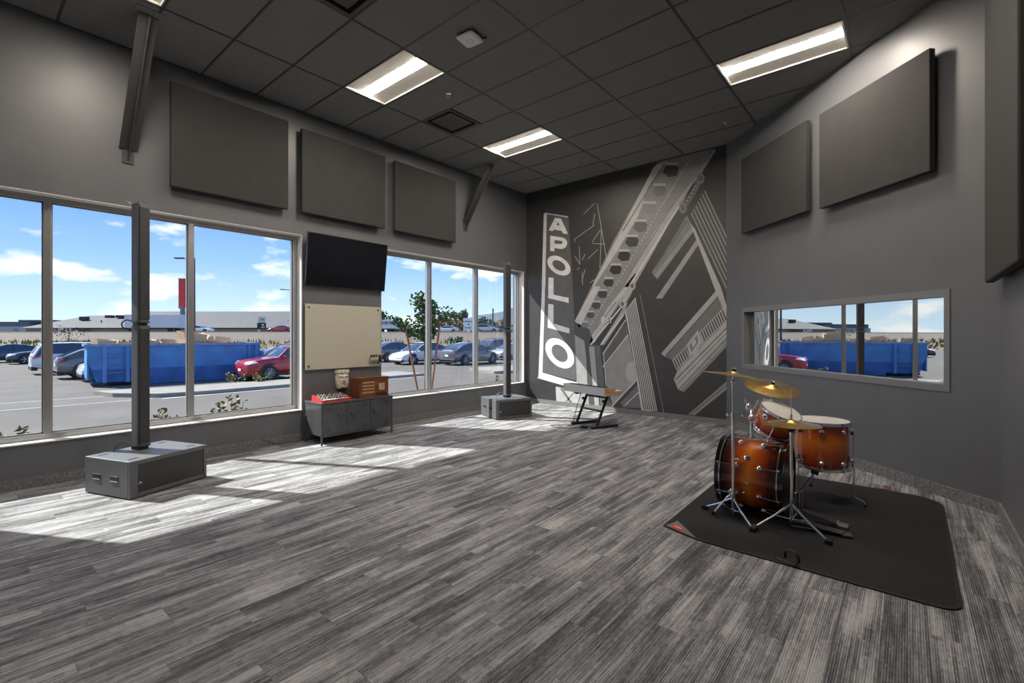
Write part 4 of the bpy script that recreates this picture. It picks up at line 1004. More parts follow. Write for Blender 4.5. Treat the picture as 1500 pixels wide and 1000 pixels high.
def rack_tom():
    c = Vector((-.845, 4.43, .738)); ax = Vector((.40, -.16, .90)).normalized(); r = .150; hl = .09
    t = thing('rack_tom', 'small tilted amber sunburst tom mounted over the bass drum', 'drum', (c.x, c.y, .60))
    q = Vector((0,0,1)).rotation_difference(ax)
    sh = obj('shell', MB().lathe([(r, -hl), (r, 0), (r, hl)], (0,0,0), (0,0,1), 40), sunburst_mat('sunburst_tom', 2, -.13, .16), t, smooth=40)
    sh.location = c-Vector((c.x, c.y, .60)); sh.rotation_mode = 'QUATERNION'; sh.rotation_quaternion = q
    for s, nm in ((1, 'batter_hoop'), (-1, 'bottom_hoop')):
        obj(nm, MB().lathe([(r+.003, -.004), (r+.011, -.004), (r+.009, .012), (r+.011, .018), (r+.004, .018), (r+.003, -.004)], c+ax*s*hl, ax*s, 40, cap=False), chrome_m, t, world=True, smooth=30)
    obj('batter_head', MB().lathe([(r+.003, -.004), (r+.003, .006), (r-.008, .010)], c+ax*hl, ax, 36), skin_m, t, world=True, smooth=40)
    obj('resonant_head', MB().lathe([(r+.003, -.004), (r+.003, .006), (r-.008, .010)], c-ax*hl, -ax, 36), skin_m, t, world=True, smooth=40)
    lug_set(t, c, ax, r, ((.0, hl+.008), (.0, -hl-.008)), [R(k*60+10) for k in range(6)], .85)
    a, u, v = frame_from(ax)
    # badge faces the camera side
    d = Vector((-.45, -.85, .0)); d = (d-ax*d.dot(ax)).normalized(); b = obj('badge', MB().lathe([(.026, 0), (.026, .003), (.022, .005)], c+ax*.045+d*r, d, 18), chrome_m, t, world=True, smooth=40); obj('badge_mark', MB().cyl(c+ax*.045+d*(r+.005), c+ax*.045+d*(r+.0062), .010, seg=10), black_m, b, world=True)
    e = Vector((-1, .0, .0)); e = (e-ax*e.dot(ax)).normalized()
    m0 = c+e*(r+.01)
    obj('suspension_bar', MB().tube([c+e*(r+.03)-ax*.10, c+e*(r+.035), c+e*(r+.03)+ax*.10], .009, 8), chrome_m, t, world=True)
    for h in (-.08, .08): obj('suspension_ear', MB().cbox(c+e*(r+.015)+ax*h, (.05, .06, .02)), chrome_m, t, world=True, bevel=.005)
    mp = thing('tom_mount', 'chrome tom holder arm rising from the bass drum', 'tom holder', (-1.0, 4.32, .62))
    base = Vector((-1.0, 4.30, MATT+.295+.275+.026)); k1 = Vector((-1.0, 4.30, .76)); k2 = c+e*(r+.075)
    obj('post', MB().tube([base, k1], [.014, .011], 10), chrome_m, mp, world=True, smooth=40); obj('ball_clamp', MB().ball(k1, .030, 12, 8), chrome_m, mp, world=True, smooth=60)
    obj('arm', MB().tube([k1, (k1+k2)/2+Vector((0,.02,.05)), k2], .010, 8), chrome_m, mp, world=True, smooth=60); obj('clamp_block', MB().ball(k2, .03, 10, 8, (.8, 1, 1.3)), chrome_m, mp, world=True, smooth=60)
    obj('wing_bolt', MB().tube([k2+Vector((-.01,0,.02)), k2+Vector((-.03,0,.075))], .008, 6), chrome_m, mp, world=True); obj('wing_bolt', MB().tube([k1+Vector((-.02,-.02,0)), k1+Vector((-.06,-.05,.02))], .007, 6), chrome_m, mp, world=True)
rack_tom()
def floor_tom():
    c = Vector((-.59, 4.97, .495)); r = .205; hl = .185
    t = thing('floor_tom', 'tall amber sunburst floor tom on three chrome legs', 'drum', (c.x, c.y, 0))
    sh = obj('shell', MB().lathe([(r, -hl), (r, -hl/2), (r, 0), (r, hl/2), (r, hl)], (0,0,0), (0,0,1), 48), sunburst_mat('sunburst_floor', 2, -.27, .33), t, smooth=40); sh.location = (0, 0, c.z)
    Z = Vector((0,0,1))
    for s, nm in ((1, 'batter_hoop'), (-1, 'bottom_hoop')):
        obj(nm, MB().lathe([(r+.003, -.004), (r+.013, -.004), (r+.010, .014), (r+.013, .022), (r+.004, .022), (r+.003, -.004)], c+Z*s*hl, Z*s, 48, cap=False), chrome_m, t, world=True, smooth=30)
        obj('batter_head' if s > 0 else 'resonant_head', MB().lathe([(r+.003, -.004), (r+.003, .006), (r-.010, .012)], c+Z*s*hl, Z*s, 44), skin_m, t, world=True, smooth=40)
    lug_set(t, c, Z, r, ((.135, hl+.01), (-.135, -hl-.01)), [R(k*45+8) for k in range(8)], 1.0)
    for a in (R(-8), R(112), R(232)):
        d = Vector((math.cos(a), math.sin(a), 0)); p = c+d*(r+.035)
        zt = c.z+hl-.01; zb = MATT
        lg = obj('leg', MB().tube([(p.x, p.y, zt), (p.x, p.y, .12), p*1-Vector((0,0,p.z))+d*.0+Vector((0,0,.08)), Vector((p.x, p.y, .065))+d*.03, Vector((p.x, p.y, .05))+d*.07, Vector((p.x, p.y, .022))+d*.078], .0062, 8), chrome_m, t, world=True, smooth=60)
        obj('leg_foot', MB().cyl(Vector((p.x, p.y, zb))+d*.078, Vector((p.x, p.y, .032))+d*.078, .012, seg=10), rubber_m, lg, world=True)
        obj('leg_bracket', MB().cbox(c+d*(r+.022)-Vector((0,0,.10)), (.045, .045, .05)), chrome_m, lg, world=True, bevel=.012)
        obj('leg_bracket', MB().cbox(c+d*(r+.022)+Vector((0,0,.12)), (.028, .028, .03)), hoop_m, lg, world=True, bevel=.006)
        obj('memory_lock', MB().cyl((p.x, p.y, c.z-hl+.02), (p.x, p.y, c.z-hl+.05), .014, seg=10), chrome_m, lg, world=True)
floor_tom()
def cymbal_mesh(t, c, ax, r, name='cymbal', flip=False):
    ax = Vector(ax).normalized(); k = -1 if flip else 1
    pr = [(.006, .030*k), (.02, .029*k), (.038, .022*k), (.048, .014*k), (r*.5, .007*k), (r*.97, -.006*k), (r, -.007*k), (r, -.0085*k), (r*.97, -.0077*k), (r*.5, .0055*k), (.048, .0122*k), (.037, .020*k), (.02, .027*k), (.006, .028*k)]
    o = obj(name, MB().lathe(pr, c, ax, 48), brass_m, t, world=True, smooth=35); return o
def tripod(t, c, zhub, feet, rad=.0095):
    c = Vector(c)
    for (x, y) in feet:
        f = Vector((x, y, MATT+.016)); d = (f-Vector((c.x, c.y, f.z)))
        knee = Vector((c.x, c.y, zhub*.55))+d*.45
        lg = obj('leg', MB().tube([Vector((c.x, c.y, zhub)), knee, f], [rad, rad*.95, rad*.8], 8), chrome_m, t, world=True, smooth=40)
        obj('brace', MB().tube([Vector((c.x, c.y, zhub*.35)), knee], rad*.7, 6), chrome_m, lg, world=True)
        obj('rubber_foot', MB().cbox((f.x, f.y, MATT+.0165), (.045, .045, .031)), rubber_m, lg, world=True, bevel=.006)
    obj('hub', MB().cyl((c.x, c.y, zhub-.02), (c.x, c.y, zhub+.035), .019, seg=12), chrome_m, t, world=True, smooth=40)
    obj('hub', MB().cyl((c.x, c.y, zhub*.35-.015), (c.x, c.y, zhub*.35+.015), .016, seg=12), chrome_m, t, world=True, smooth=40)
def cymbal_stand(c, top, feet, ax, r, lab_s, lab_c, zhub=.16, joint=.80):
    t = thing('cymbal_stand', lab_s, 'cymbal stand', (c[0], c[1], MATT), 0, 'chrome cymbal stands'); c = Vector((c[0], c[1], 0)); top = Vector(top)
    obj('tube', MB().cyl((c.x, c.y, .03), (c.x, c.y, joint), .0125, seg=12), chrome_m, t, world=True, smooth=40)
    obj('upper_tube', MB().cyl((c.x, c.y, joint), (top.x, top.y, top.z-.05), .0095, seg=12), chrome_m, t, world=True, smooth=40)
    obj('joint_collar', MB().cyl((c.x, c.y, joint-.02), (c.x, c.y, joint+.02), .019, seg=12), chrome_m, t, world=True, smooth=40)
    obj('wing_nut', MB().ball((c.x-.03, c.y-.01, joint), .016, 8, 6, (1.4, .5, .8)), chrome_m, t, world=True, smooth=60)
    obj('lower_wing_nut', MB().ball((c.x+.03, c.y-.01, joint*.58), .014, 8, 6, (1.4, .5, .8)), chrome_m, t, world=True, smooth=60)
    A = Vector(ax).normalized()
    obj('tilter', MB().ball((top.x, top.y, top.z-.055), .019, 10, 8), chrome_m, t, world=True, smooth=60)
    obj('tilter_rod', MB().cyl(top-A*.05, top+A*.065, .004, seg=8), chrome_m, t, world=True)
    obj('felt_washer', MB().cyl(top+A*.031, top+A*.043, .014, seg=12), rubber_m, t, world=True)
    obj('top_wing_nut', MB().tube([top+A*.046+Vector((-.02,0,.012)), top+A*.046, top+A*.046+Vector((.02,0,.012))], .006, 6), chrome_m, t, world=True)
    tripod(t, c, zhub, feet)
    k = thing('crash_cymbal', lab_c, 'cymbal', top, 0, 'bronze cymbals'); cymbal_mesh(k, top, A, r)
    return t
cymbal_stand((-1.065, 4.00), (-1.065, 4.00, 1.135), [(-1.295, 4.03), (-.875, 3.80), (-1.02, 4.13)], (.11, .10, 1), .225, 'chrome cymbal stand beside the amber bass drum front', 'thin bronze crash cymbal seen nearly edge-on', joint=.815)
cymbal_stand((-.93, 4.72), (-.93, 4.72, .985), [(-1.17, 4.78), (-.80, 4.86), (-.95, 4.64)], (.22, -.20, 1), .225, 'chrome cymbal stand behind the rack tom', 'bronze crash cymbal tilted over the rack tom', joint=.62)
def hi_hat():
    c = Vector((-.672, 4.06, 0)); z = .785
    t = thing('hi_hat_stand', 'chrome hi-hat stand with footboard before the floor tom', 'hi-hat stand', (c.x, c.y, MATT), 0)
    obj('tube', MB().cyl((c.x, c.y, .05), (c.x, c.y, .42), .0135, seg=12), chrome_m, t, world=True, smooth=40)
    obj('upper_tube', MB().cyl((c.x, c.y, .42), (c.x, c.y, z-.05), .0115, seg=12), chrome_m, t, world=True, smooth=40)
    obj('height_clamp', MB().cyl((c.x, c.y, .40), (c.x, c.y, .44), .018, seg=12), chrome_m, t, world=True, smooth=40)
    obj('pull_rod', MB().cyl((c.x, c.y, z-.06), (c.x, c.y, z+.255), .0032, seg=8), chrome_m, t, world=True)
    obj('seat_cup', MB().lathe([(.012, 0), (.03, .02), (.03, .034)], (c.x, c.y, z-.062), (0,0,1), 14), black_m, t, world=True, smooth=40)
    obj('clutch', MB().cyl((c.x, c.y, z+.036), (c.x, c.y, z+.07), .008, seg=10), chrome_m, t, world=True)
    tripod(t, c, .19, [(-.875, 3.845), (-.42, 3.90), (-.615, 4.215)])
    fb = obj('footboard', MB().add([(c.x+.06, c.y+.0, .05), (c.x+.09, c.y+.075, .05), (c.x+.33, c.y+.115, .022), (c.x+.31, c.y+.03, .022), (c.x+.06, c.y, .06), (c.x+.09, c.y+.075, .06), (c.x+.33, c.y+.115, .032), (c.x+.31, c.y+.03, .032)], [(0,1,2,3),(7,6,5,4),(0,4,5,1),(1,5,6,2),(2,6,7,3),(3,7,4,0)]), steel_m, t, world=True, bevel=.003)
    obj('heel_plate', MB().obox((c.x+.335, c.y+.075, MATT+.01), (.06, .085, .018), Matrix.Rotation(R(14), 3, 'Z')), steel_m, fb, world=True, bevel=.003)
    obj('base_rod', MB().tube([(c.x, c.y, MATT+.012), (c.x+.31, c.y+.07, MATT+.012)], .004, 6), chrome_m, fb, world=True)
    obj('linkage', MB().box((c.x+.02, c.y+.012, .05), (c.x+.07, c.y+.04, .062)), chrome_m, fb, world=True)
    k = thing('hi_hat_cymbals', 'pair of bronze hi-hat cymbals on the rod beside the floor tom', 'cymbal', (c.x, c.y, z-.025), 0, 'bronze cymbals')
    cymbal_mesh(k, Vector((c.x, c.y, z+.004)), (.0, 0, 1), .195, 'top_cymbal'); cymbal_mesh(k, Vector((c.x, c.y, z-.012)), (0, 0, 1), .195, 'bottom_cymbal', True)
hi_hat()
def bass_pedal():
    c = Vector((-.71, 4.30, MATT))
    t = thing('bass_pedal', 'black and chrome bass drum pedal behind the bass drum', 'drum pedal', c)
    obj('hoop_clamp', MB().cbox((c.x+.015, c.y, MATT+.03), (.06, .05, .055)), chrome_m, t, world=True, bevel=.006)
    for s in (-1, 1): obj('post', MB().tube([(c.x+.06, c.y+s*.055, MATT), (c.x+.06, c.y+s*.05, .23)], .009, 8), chrome_m, t, world=True)
    obj('axle', MB().cyl((c.x+.06, c.y-.07, .225), (c.x+.06, c.y+.07, .225), .008, seg=8), chrome_m, t, world=True)
    obj('beater_rod', MB().tube([(c.x+.06, c.y, .225), (c.x+.16, c.y, .40)], .005, 6), chrome_m, t, world=True); obj('beater', MB().cyl((c.x+.135, c.y, .405), (c.x+.185, c.y, .392), .026, seg=12), black_m, t, world=True, bevel=.004)
    obj('chain', MB().box((c.x+.07, c.y-.006, .06), (c.x+.078, c.y+.006, .225)), chrome_m, t, world=True)
    fb = obj('footboard', MB().add([(c.x+.07, c.y-.03, .075), (c.x+.07, c.y+.03, .075), (c.x+.31, c.y+.045, .03), (c.x+.31, c.y-.045, .03), (c.x+.07, c.y-.03, .084), (c.x+.07, c.y+.03, .084), (c.x+.31, c.y+.045, .04), (c.x+.31, c.y-.045, .04)], [(0,1,2,3),(7,6,5,4),(0,4,5,1),(1,5,6,2),(2,6,7,3),(3,7,4,0)]), steel_m, t, world=True, bevel=.003)
    obj('heel_plate', MB().box((c.x+.30, c.y-.045, MATT), (c.x+.37, c.y+.045, .032)), mat('pedal_grey', (.20,.20,.20), .4, metal=.6), fb, world=True, bevel=.004)
    obj('heel_hinge', MB().cyl((c.x+.305, c.y-.045, .036), (c.x+.305, c.y+.045, .036), .007, seg=8), chrome_m, fb, world=True)
    obj('base_plate', MB().box((c.x+.02, c.y-.045, MATT), (c.x+.33, c.y+.045, MATT+.005)), black_m, t, world=True)
bass_pedal()

# ------------------------------------------------------------------ outdoors: ground
GZ = -.72
asph_m = mat('asphalt', (.122, .109, .097), .9, var=.16, scale=.6, bump=.2, bscale=40)
conc_m = mat('concrete', (.27, .25, .22), .85, var=.12, scale=2)
paint_m = mat('road_paint', (.42, .41, .39), .7)
drygrass_m = mat('dry_grass_ground', (.17, .13, .062), .95, var=.35, scale=.35)
def ground():
    struct('ground', MB().box((-420, -330, GZ-.5), (XW-T-.02, 420, GZ)), asph_m)
    struct('planting_strip', MB().box((-9.6, -20, GZ), (XW-T-.02, 40, GZ+.03)), mat('planting_mulch', (.20, .15, .11), .95, var=.4, scale=8))
    struct('kerb', MB().box((-9.8, -20, GZ), (-9.6, 40, GZ+.13)), conc_m)
    # kerbed island in front of the dumpster
    isl = [(-22.6, 3.3), (-21.2, 3.6), (-19.8, 4.6), (-19.5, 6), (-19.5, 16), (-21.8, 16), (-21.8, 9), (-21.9, 5.4)]
    struct('kerb_island', MB().prism([(x, y, GZ) for x, y in isl], (0, 0, .14)), conc_m)
    struct('painted_line', MB().box((-19.45, 4.6, GZ), (-19.2, 16, GZ+.012)), paint_m)
    struct('kerb_island', MB().prism([(x, y, GZ) for x, y in ((-17.6, 19.4), (-17.2, 20.6), (-17.8, 26), (-19.2, 26), (-20.6, 21.5), (-20.2, 20))], (0, 0, .14)), conc_m)
    for k, (a, b) in enumerate((((-19.6, 4.4), (-20.5, -14)), ((-21.6, 3.4), (-23.0, -14)))):
        d = (Vector(b)-Vector(a)).normalized(); n = Vector((-d.y, d.x))*.06
        struct('painted_line', MB().prism([(a[0]+n.x, a[1]+n.y, GZ), (b[0]+n.x, b[1]+n.y, GZ), (b[0]-n.x, b[1]-n.y, GZ), (a[0]-n.x, a[1]-n.y, GZ)], (0, 0, .01)), paint_m)
    for k, x in enumerate((-23.4, -26.7, -30.3, -34.4)):
        struct('painted_line', MB().box((x-.05, 20.6, GZ), (x+.05, 26, GZ+.01)), paint_m)
    # highway bank: dry grass slope, a flat bench and the tan road shoulder above it
    def bank(name, prof, m, px0=-900, px1=2300):
        mb = MB(); vs = []; n = 24
        for i in range(n+1):
            for d, z in prof:
                l = -150+300*i/n; p = FW*d+RT*l; vs.append((p.x, p.y, z))
        k = len(prof)
        fs = [(i*k+j, i*k+j+1, (i+1)*k+j+1, (i+1)*k+j) for i in range(n) for j in range(k-1)]
        for i in (0, n): fs.append(tuple(i*k+j for j in range(k)))
        fs.append(tuple(i*k for i in range(n+1))+tuple(i*k+k-1 for i in range(n, -1, -1)))
        return struct(name, mb.add(vs, fs), m)
    bank('highway_bank', [(52, GZ), (60, .05), (68, .50), (68.5, GZ)], drygrass_m)
    bank('road_shoulder', [(69, GZ), (69, .45), (86, 1.75), (87, 1.80), (118, 1.80), (118, GZ)], mat('road_shoulder', (.135, .108, .082), .9, var=.06, scale=.15))
    bank('guard_rail', [(86.9, 1.8), (87, 2.0), (87.3, 2.0), (87.3, 1.8)], mat('guard_rail', (.22, .19, .155), .7))
    # tufts on the bank
    mb = MB(); rnd = random.Random(3)
    for i in range(2600):
        d = rnd.uniform(52.5, 67); l = rnd.uniform(-95, 60); z = GZ+(d-52)*.095 if d < 60 else .05+(d-60)*.056
        p = FW*d+RT*l; h = rnd.uniform(.2, .75); a = rnd.uniform(0, 6.28); w_ = rnd.uniform(.08, .22)
        u = Vector((math.cos(a), math.sin(a), 0))*w_
        mb.add([(p.x-u.x, p.y-u.y, z-.03), (p.x+u.x, p.y+u.y, z-.03), (p.x+u.x*.4+rnd.uniform(-.1, .1), p.y+u.y*.4, z+h)], [(0, 1, 2)])
    g = obj('dry_grass', mb, mat('grass_blades', (.19, .155, .06), .9, var=.45, scale=.3), None); g['kind'] = 'stuff'; tag(g, 'dry tan and green grass covering the highway bank', 'grass')
    # hills on the horizon
    mb = MB(); vs = []; n = 60
    for i in range(n+1):
        l = -900+2100*i/n; q = l-240
        h = 3+74*math.exp(-((l-40)/240)**2)+34*math.exp(-((l+170)/110)**2*1.0)*.2+70*math.exp(-((l-420)/260)**2)+6*math.sin(l*.021)+3*math.sin(l*.05)
        p = FW*1150+RT*l; p2 = FW*1400+RT*l
        vs += [(p.x, p.y, GZ), (p2.x, p2.y, max(4, h)), (p2.x+FW.x*60, p2.y+FW.y*60, GZ)]
    fs = []
    for i in range(n):
        a, b = 3*i, 3*i+3; fs += [(a, a+1, b+1, b), (a+1, a+2, b+2, b+1)]
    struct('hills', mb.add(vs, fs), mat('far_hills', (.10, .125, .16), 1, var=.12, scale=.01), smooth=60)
ground()

# ------------------------------------------------------------------ vegetation
leaf_cols = {'tree': (.060, .115, .020), 'shrub': (.13, .14, .03), 'far': (.045, .078, .032), 'autumn': (.13, .095, .03)}
def leaves(name, parent, rnd, spots, n, size, m):
    mb = MB()
    for i in range(n):
        c, r = rnd.choice(spots); c = Vector(c)
        while True:
            v = Vector((rnd.uniform(-1, 1), rnd.uniform(-1, 1), rnd.uniform(-1, 1)))
            if v.length < 1: break
        p = c+v*r; a = Vector((rnd.uniform(-1, 1), rnd.uniform(-1, 1), rnd.uniform(-1, 1))).normalized(); b = a.orthogonal().normalized(); s = size*rnd.uniform(.6, 1.2)
        mb.add([p-a*s, p+b*s*.62, p+a*s, p-b*s*.62], [(0, 1, 2, 3)])
    o = obj(name, mb, m, parent); o['kind'] = 'stuff'; return o
bark_m = mat('bark', (.16, .11, .075), .9, var=.3, scale=12)
def leaf_mat(k, v=.4): return mat('leaf_'+k, leaf_cols[k], .6, var=v, scale=9)
def young_tree():
    p = away(623, 14.6, GZ+.03); rnd = random.Random(5)
    t = thing('young_tree', 'young green tree tied between two wooden stakes', 'tree', p)
    obj('trunk', MB().tube([(0, 0, 0), (.02, 0, 1.0), (-.02, 0, 2.0), (.0, 0, 2.9), (0, .02, 3.45)], [.045, .04, .034, .022, .01], 8), bark_m, t, smooth=60)
    spots = []
    def br(z, l, dz):
        q = RT*l; e = (q.x, q.y, z+dz); obj('branch', MB().tube([(0, 0, z), (q.x*.5, q.y*.5, z+dz*.35), e], [.02, .014, .007], 6), bark_m, t); return e
    for z, l, dz, r in ((1.95, -.62, .45, .26), (2.0, -.85, .55, .16), (2.15, .62, .65, .29), (2.3, .80, .40, .2), (2.2, -.25, .3, .36), (2.4, .2, .35, .34), (2.6, -.22, .55, .30), (2.8, -.08, .45, .24), (2.05, .12, .15, .24), (2.1, -.4, .1, .22)):
        spots.append((br(z, l, dz), r))
    for k in range(10): spots.append(((rnd.uniform(-.25, .25)*RT.x, rnd.uniform(-.25, .25)*RT.y, rnd.uniform(2.15, 3.1)), .22))
    leaves('foliage', t, rnd, spots, 1500, .062, leaf_mat('tree'))
    sm = wood_mat('stake_wood', (.30, .12, .05), (.42, .19, .08), 2, .7)
    for (dl, lean, lb) in ((-.02, -.46, 'wooden tree stake leaning outward on the pier side of the tree'), (.16, .30, 'wooden tree stake leaning outward on the mural side of the tree')):
        b = p+RT*(dl if dl > 0 else -.12)-FW*.15; e = b+RT*lean+Vector((0, 0, 2.35))
        s = thing('tree_stake', lb, 'stake', b, 0, 'stakes beside the young tree')
        obj('pole', MB().tube([b, e], .032, 8), sm, s, world=True); obj('tie_strap', MB().tube([e-(e-b)*.2, p+Vector((0, 0, 1.88))], .012, 5), rubber_m, s, world=True)
young_tree()
def shrub(px, d, top, w_, label, k='shrub', n=110):
    p = away(px, d, GZ+.03); rnd = random.Random(int(px*7)); h = top-p.z
    t = thing('shrub', label, 'shrub', p, 0, 'small roadside shrubs'); spots = []
    for i in range(7):
        a = rnd.uniform(0, 6.28); e = Vector((math.cos(a)*w_*.45, math.sin(a)*w_*.45, h*rnd.uniform(.6, .92)))
        obj('stem', MB().tube([(0, 0, 0), e*.5+Vector((0, 0, .05)), e], [.012, .009, .005], 5), bark_m, t); spots.append((e, w_*.24)); spots.append((e*.7, w_*.26))
    leaves('foliage', t, rnd, spots, n, .05, leaf_mat(k))
shrub(337, 7.6, .50, .42, 'leafy shrub outside the first window, under the red car'); shrub(240, 7.2, .38, .40, 'leafy shrub outside the first window behind the column speaker')
shrub(20, 6.9, .08, .36, 'leafy shrub outside the first window by the parking lane'); shrub(738, 11.5, .52, .5, 'leafy shrub outside the second window behind the column speaker')
shrub(345, 20.8, -.28, .75, 'reddish green shrub on the kerb island before the dumpster', n=170); shrub(384, 20.6, -.30, .65, 'green shrub on the kerb island before the red car', n=150)
def thin_tree(px, d, h, w_, label, k, n=420, group=None, z=GZ, size=.16):
    p = away(px, d, z); rnd = random.Random(int(px)); t = thing('far_tree' if d > 80 else 'sapling', label, 'tree', p, 0, group)
    obj('trunk', MB().tube([(0, 0, 0), (0, 0, h*.8)], [.05*h*.3, .02], 6), bark_m, t)
    spots = [((rnd.uniform(-.5, .5)*w_*RT.x, rnd.uniform(-.5, .5)*w_*RT.y, h*rnd.uniform(.3, .9)), w_*.26) for i in range(10)]
    leaves('foliage', t, rnd, spots, n, size, leaf_mat(k))
thin_tree(100, 50, 3.1, 2.6, 'sparse brown sapling growing below the lettered warehouse', 'autumn', 150, None, GZ, .12)
for i, (px, d, h, w_, k, lb) in enumerate(((560, 150, 7, 10, 'far', 'dark tree clump on the horizon left of the young tree'), (645, 150, 6.5, 9, 'autumn', 'yellowing tree on the horizon below the hill'), (662, 165, 5.5, 8, 'autumn', 'low yellowing tree next to the green conical tree'),
        (675, 182, 10, 6, 'far', 'green conical tree beside the white billboard'), (708, 152, 6, 8, 'far', 'dark low tree right of the white billboard'), (731, 170, 5, 9, 'autumn', 'low tree on the horizon behind the column speaker'), (588, 172, 5, 8, 'far', 'low dark trees behind the white bus'))):
    thin_tree(px, d, h, w_, lb, k, 420, 'trees along the horizon', 1.0, .55)
thin_tree(668, 58, 1.5, 1.6, 'small round green bush on the highway bank', 'far', 240, None, -.1, .16)

# ------------------------------------------------------------------ dumpster and cardboard
def dumpster():
    A = Vector((-25.8, 3.75, GZ)); d = Vector((.10, .995, 0)).normalized(); L_ = 6.35
    rz = math.atan2(d.y, d.x)
    t = thing('dumpster', 'long open blue steel roll-off dumpster in the parking lot', 'dumpster', A, rz)
    # local x along the long side, local y to the left of it = away from the building
    blue = mat('dumpster_blue', (.075, .25, .56), .55, var=.22, scale=1.3); dark = mat('dumpster_navy', (.035, .14, .38), .6, var=.25, scale=2); worn = mat('worn_steel_blue', (.16, .27, .46), .5, var=.3, scale=5)
    H, D = 1.76, 2.35
    obj('near_side', MB().prism([(.15, 0, .18), (L_, 0, .18), (L_, 0, H), (-.18, 0, H), (-.18, 0, 1.15)], (0, .05, 0)), blue, t)
    obj('lower_band', MB().prism([(.2, -.012, .18), (L_, -.012, .18), (L_, -.012, .72), (-.02, -.012, .72)], (0, .012, 0)), dark, t)
    obj('far_side', MB().box((-.18, D-.05, .18), (L_, D, H)), blue, t); obj('floor_plate', MB().box((.15, .05, .18), (L_, D-.05, .26)), dark, t)
    obj('end_wall', MB().box((-.18, .05, .3), (-.12, D-.05, H)), blue, t); obj('tail_gate', MB().box((L_-.06, .05, .26), (L_, D-.05, H)), blue, t)
    obj('top_rail', MB().box((-.25, -.06, H-.08), (L_+.03, .06, H+.02)), worn, t); obj('top_rail', MB().box((-.25, D-.06, H-.08), (L_+.03, D+.06, H+.02)), worn, t)
    obj('top_rail', MB().box((-.27, .06, H-.08), (-.14, D-.06, H+.02)), worn, t); obj('top_rail', MB().box((L_-.05, .06, H-.08), (L_+.04, D-.06, H+.02)), worn, t)
    for x in (.30, 1.05): obj('ladder_post', MB().box((x, -.14, .16), (x+.13, -.012, H-.08)), blue, t)
    for k in range(3): obj('ladder_rung', MB().tube([(.43, -.09, .55+k*.36), (.74, -.12, .57+k*.36), (1.05, -.09, .55+k*.36)], .022, 6), worn, t)
    for x in (L_-.58, L_-.25): obj('gate_post', MB().box((x, -.10, .2), (x+.12, -.012, H-.08)), blue, t)
    obj('gate_hinge', MB().box((L_+.03, -.05, 1.05), (L_+.16, .1, 1.35)), blue, t)
    obj('skid_rail', MB().box((.0, .55, .06), (L_, .72, .18)), dark, t); obj('skid_rail', MB().box((.0, D-.72, .06), (L_, D-.55, .18)), dark, t)
    obj('skid_runner', MB().box((1.5, -.02, .02), (L_-.3, .10, .18)), dark, t)
    for x in (.35, L_-.4):
        for y in (.05, D-.25): obj('ground_roller', MB().cyl((x, y, .12), (x, y+.22, .12), .12, seg=16), rubber_m, t, smooth=40)
    rnd = random.Random(11); cb = mat('cardboard', (.46, .28, .14), .8, var=.12, scale=3); cb2 = mat('cardboard_inner', (.58, .40, .24), .8)
    M = Matrix.Translation(A) @ Matrix.Rotation(rz, 4, 'Z')
    specs = [(.35, .5, .75, 18, 10, 'flattened brown cardboard tray at the ladder end'), (1.05, .5, .62, -12, 14, 'small brown cardboard box beside the ladder top'), (1.70, .55, .80, 28, 30, 'tall tipped brown cardboard box behind the ladder'), (2.55, .7, .70, -20, 24, 'brown cardboard box half hidden by the column speaker'),
             (3.55, .6, 1.05, 12, 20, 'large reddish cardboard box with open flaps'), (4.7, .5, .80, -35, 34, 'pale cardboard box leaning on the dumpster rail'), (5.6, .7, .55, 20, 6, 'small pale carton at the gate end')]
    for x, y, s, ra, ti, lb in specs:
        p = M @ Vector((x, .3+s*.8, H-.50+s*.02-.10)); ti *= .4
        b = thing('cardboard_box', lb+' of the heap', 'box', p, rz+R(ra), 'cardboard boxes heaped in the dumpster'); b.rotation_euler = (R(ti), R(ti*.6), rz+R(ra))
        h = s*.72; w_ = s*.42; e = .02
        obj('side', MB().box((-w_, -w_, 0), (w_, -w_+e, h)), cb, b); obj('side', MB().box((-w_, w_-e, 0), (w_, w_, h)), cb, b)
        obj('side', MB().box((-w_, -w_+e, 0), (-w_+e, w_-e, h)), cb, b); obj('side', MB().box((w_-e, -w_+e, 0), (w_, w_-e, h)), cb, b); obj('bottom', MB().box((-w_+e, -w_+e, 0), (w_-e, w_-e, e)), cb2, b)
        for sx, sy in ((0, -1), (0, 1), (-1, 0), (1, 0)):
            a = R(rnd.uniform(50, 86)); c_, s_ = math.cos(a)*w_*.8, math.sin(a)*w_*.8
            if sx == 0: q = [(-w_, sy*w_, h), (w_, sy*w_, h), (w_, sy*(w_+c_), h+s_), (-w_, sy*(w_+c_), h+s_)]
            else: q = [(sx*w_, -w_, h), (sx*w_, w_, h), (sx*(w_+c_), w_, h+s_), (sx*(w_+c_), -w_, h+s_)]
            obj('flap', MB().prism(q, (0, 0, .012)), cb2, b)
dumpster()

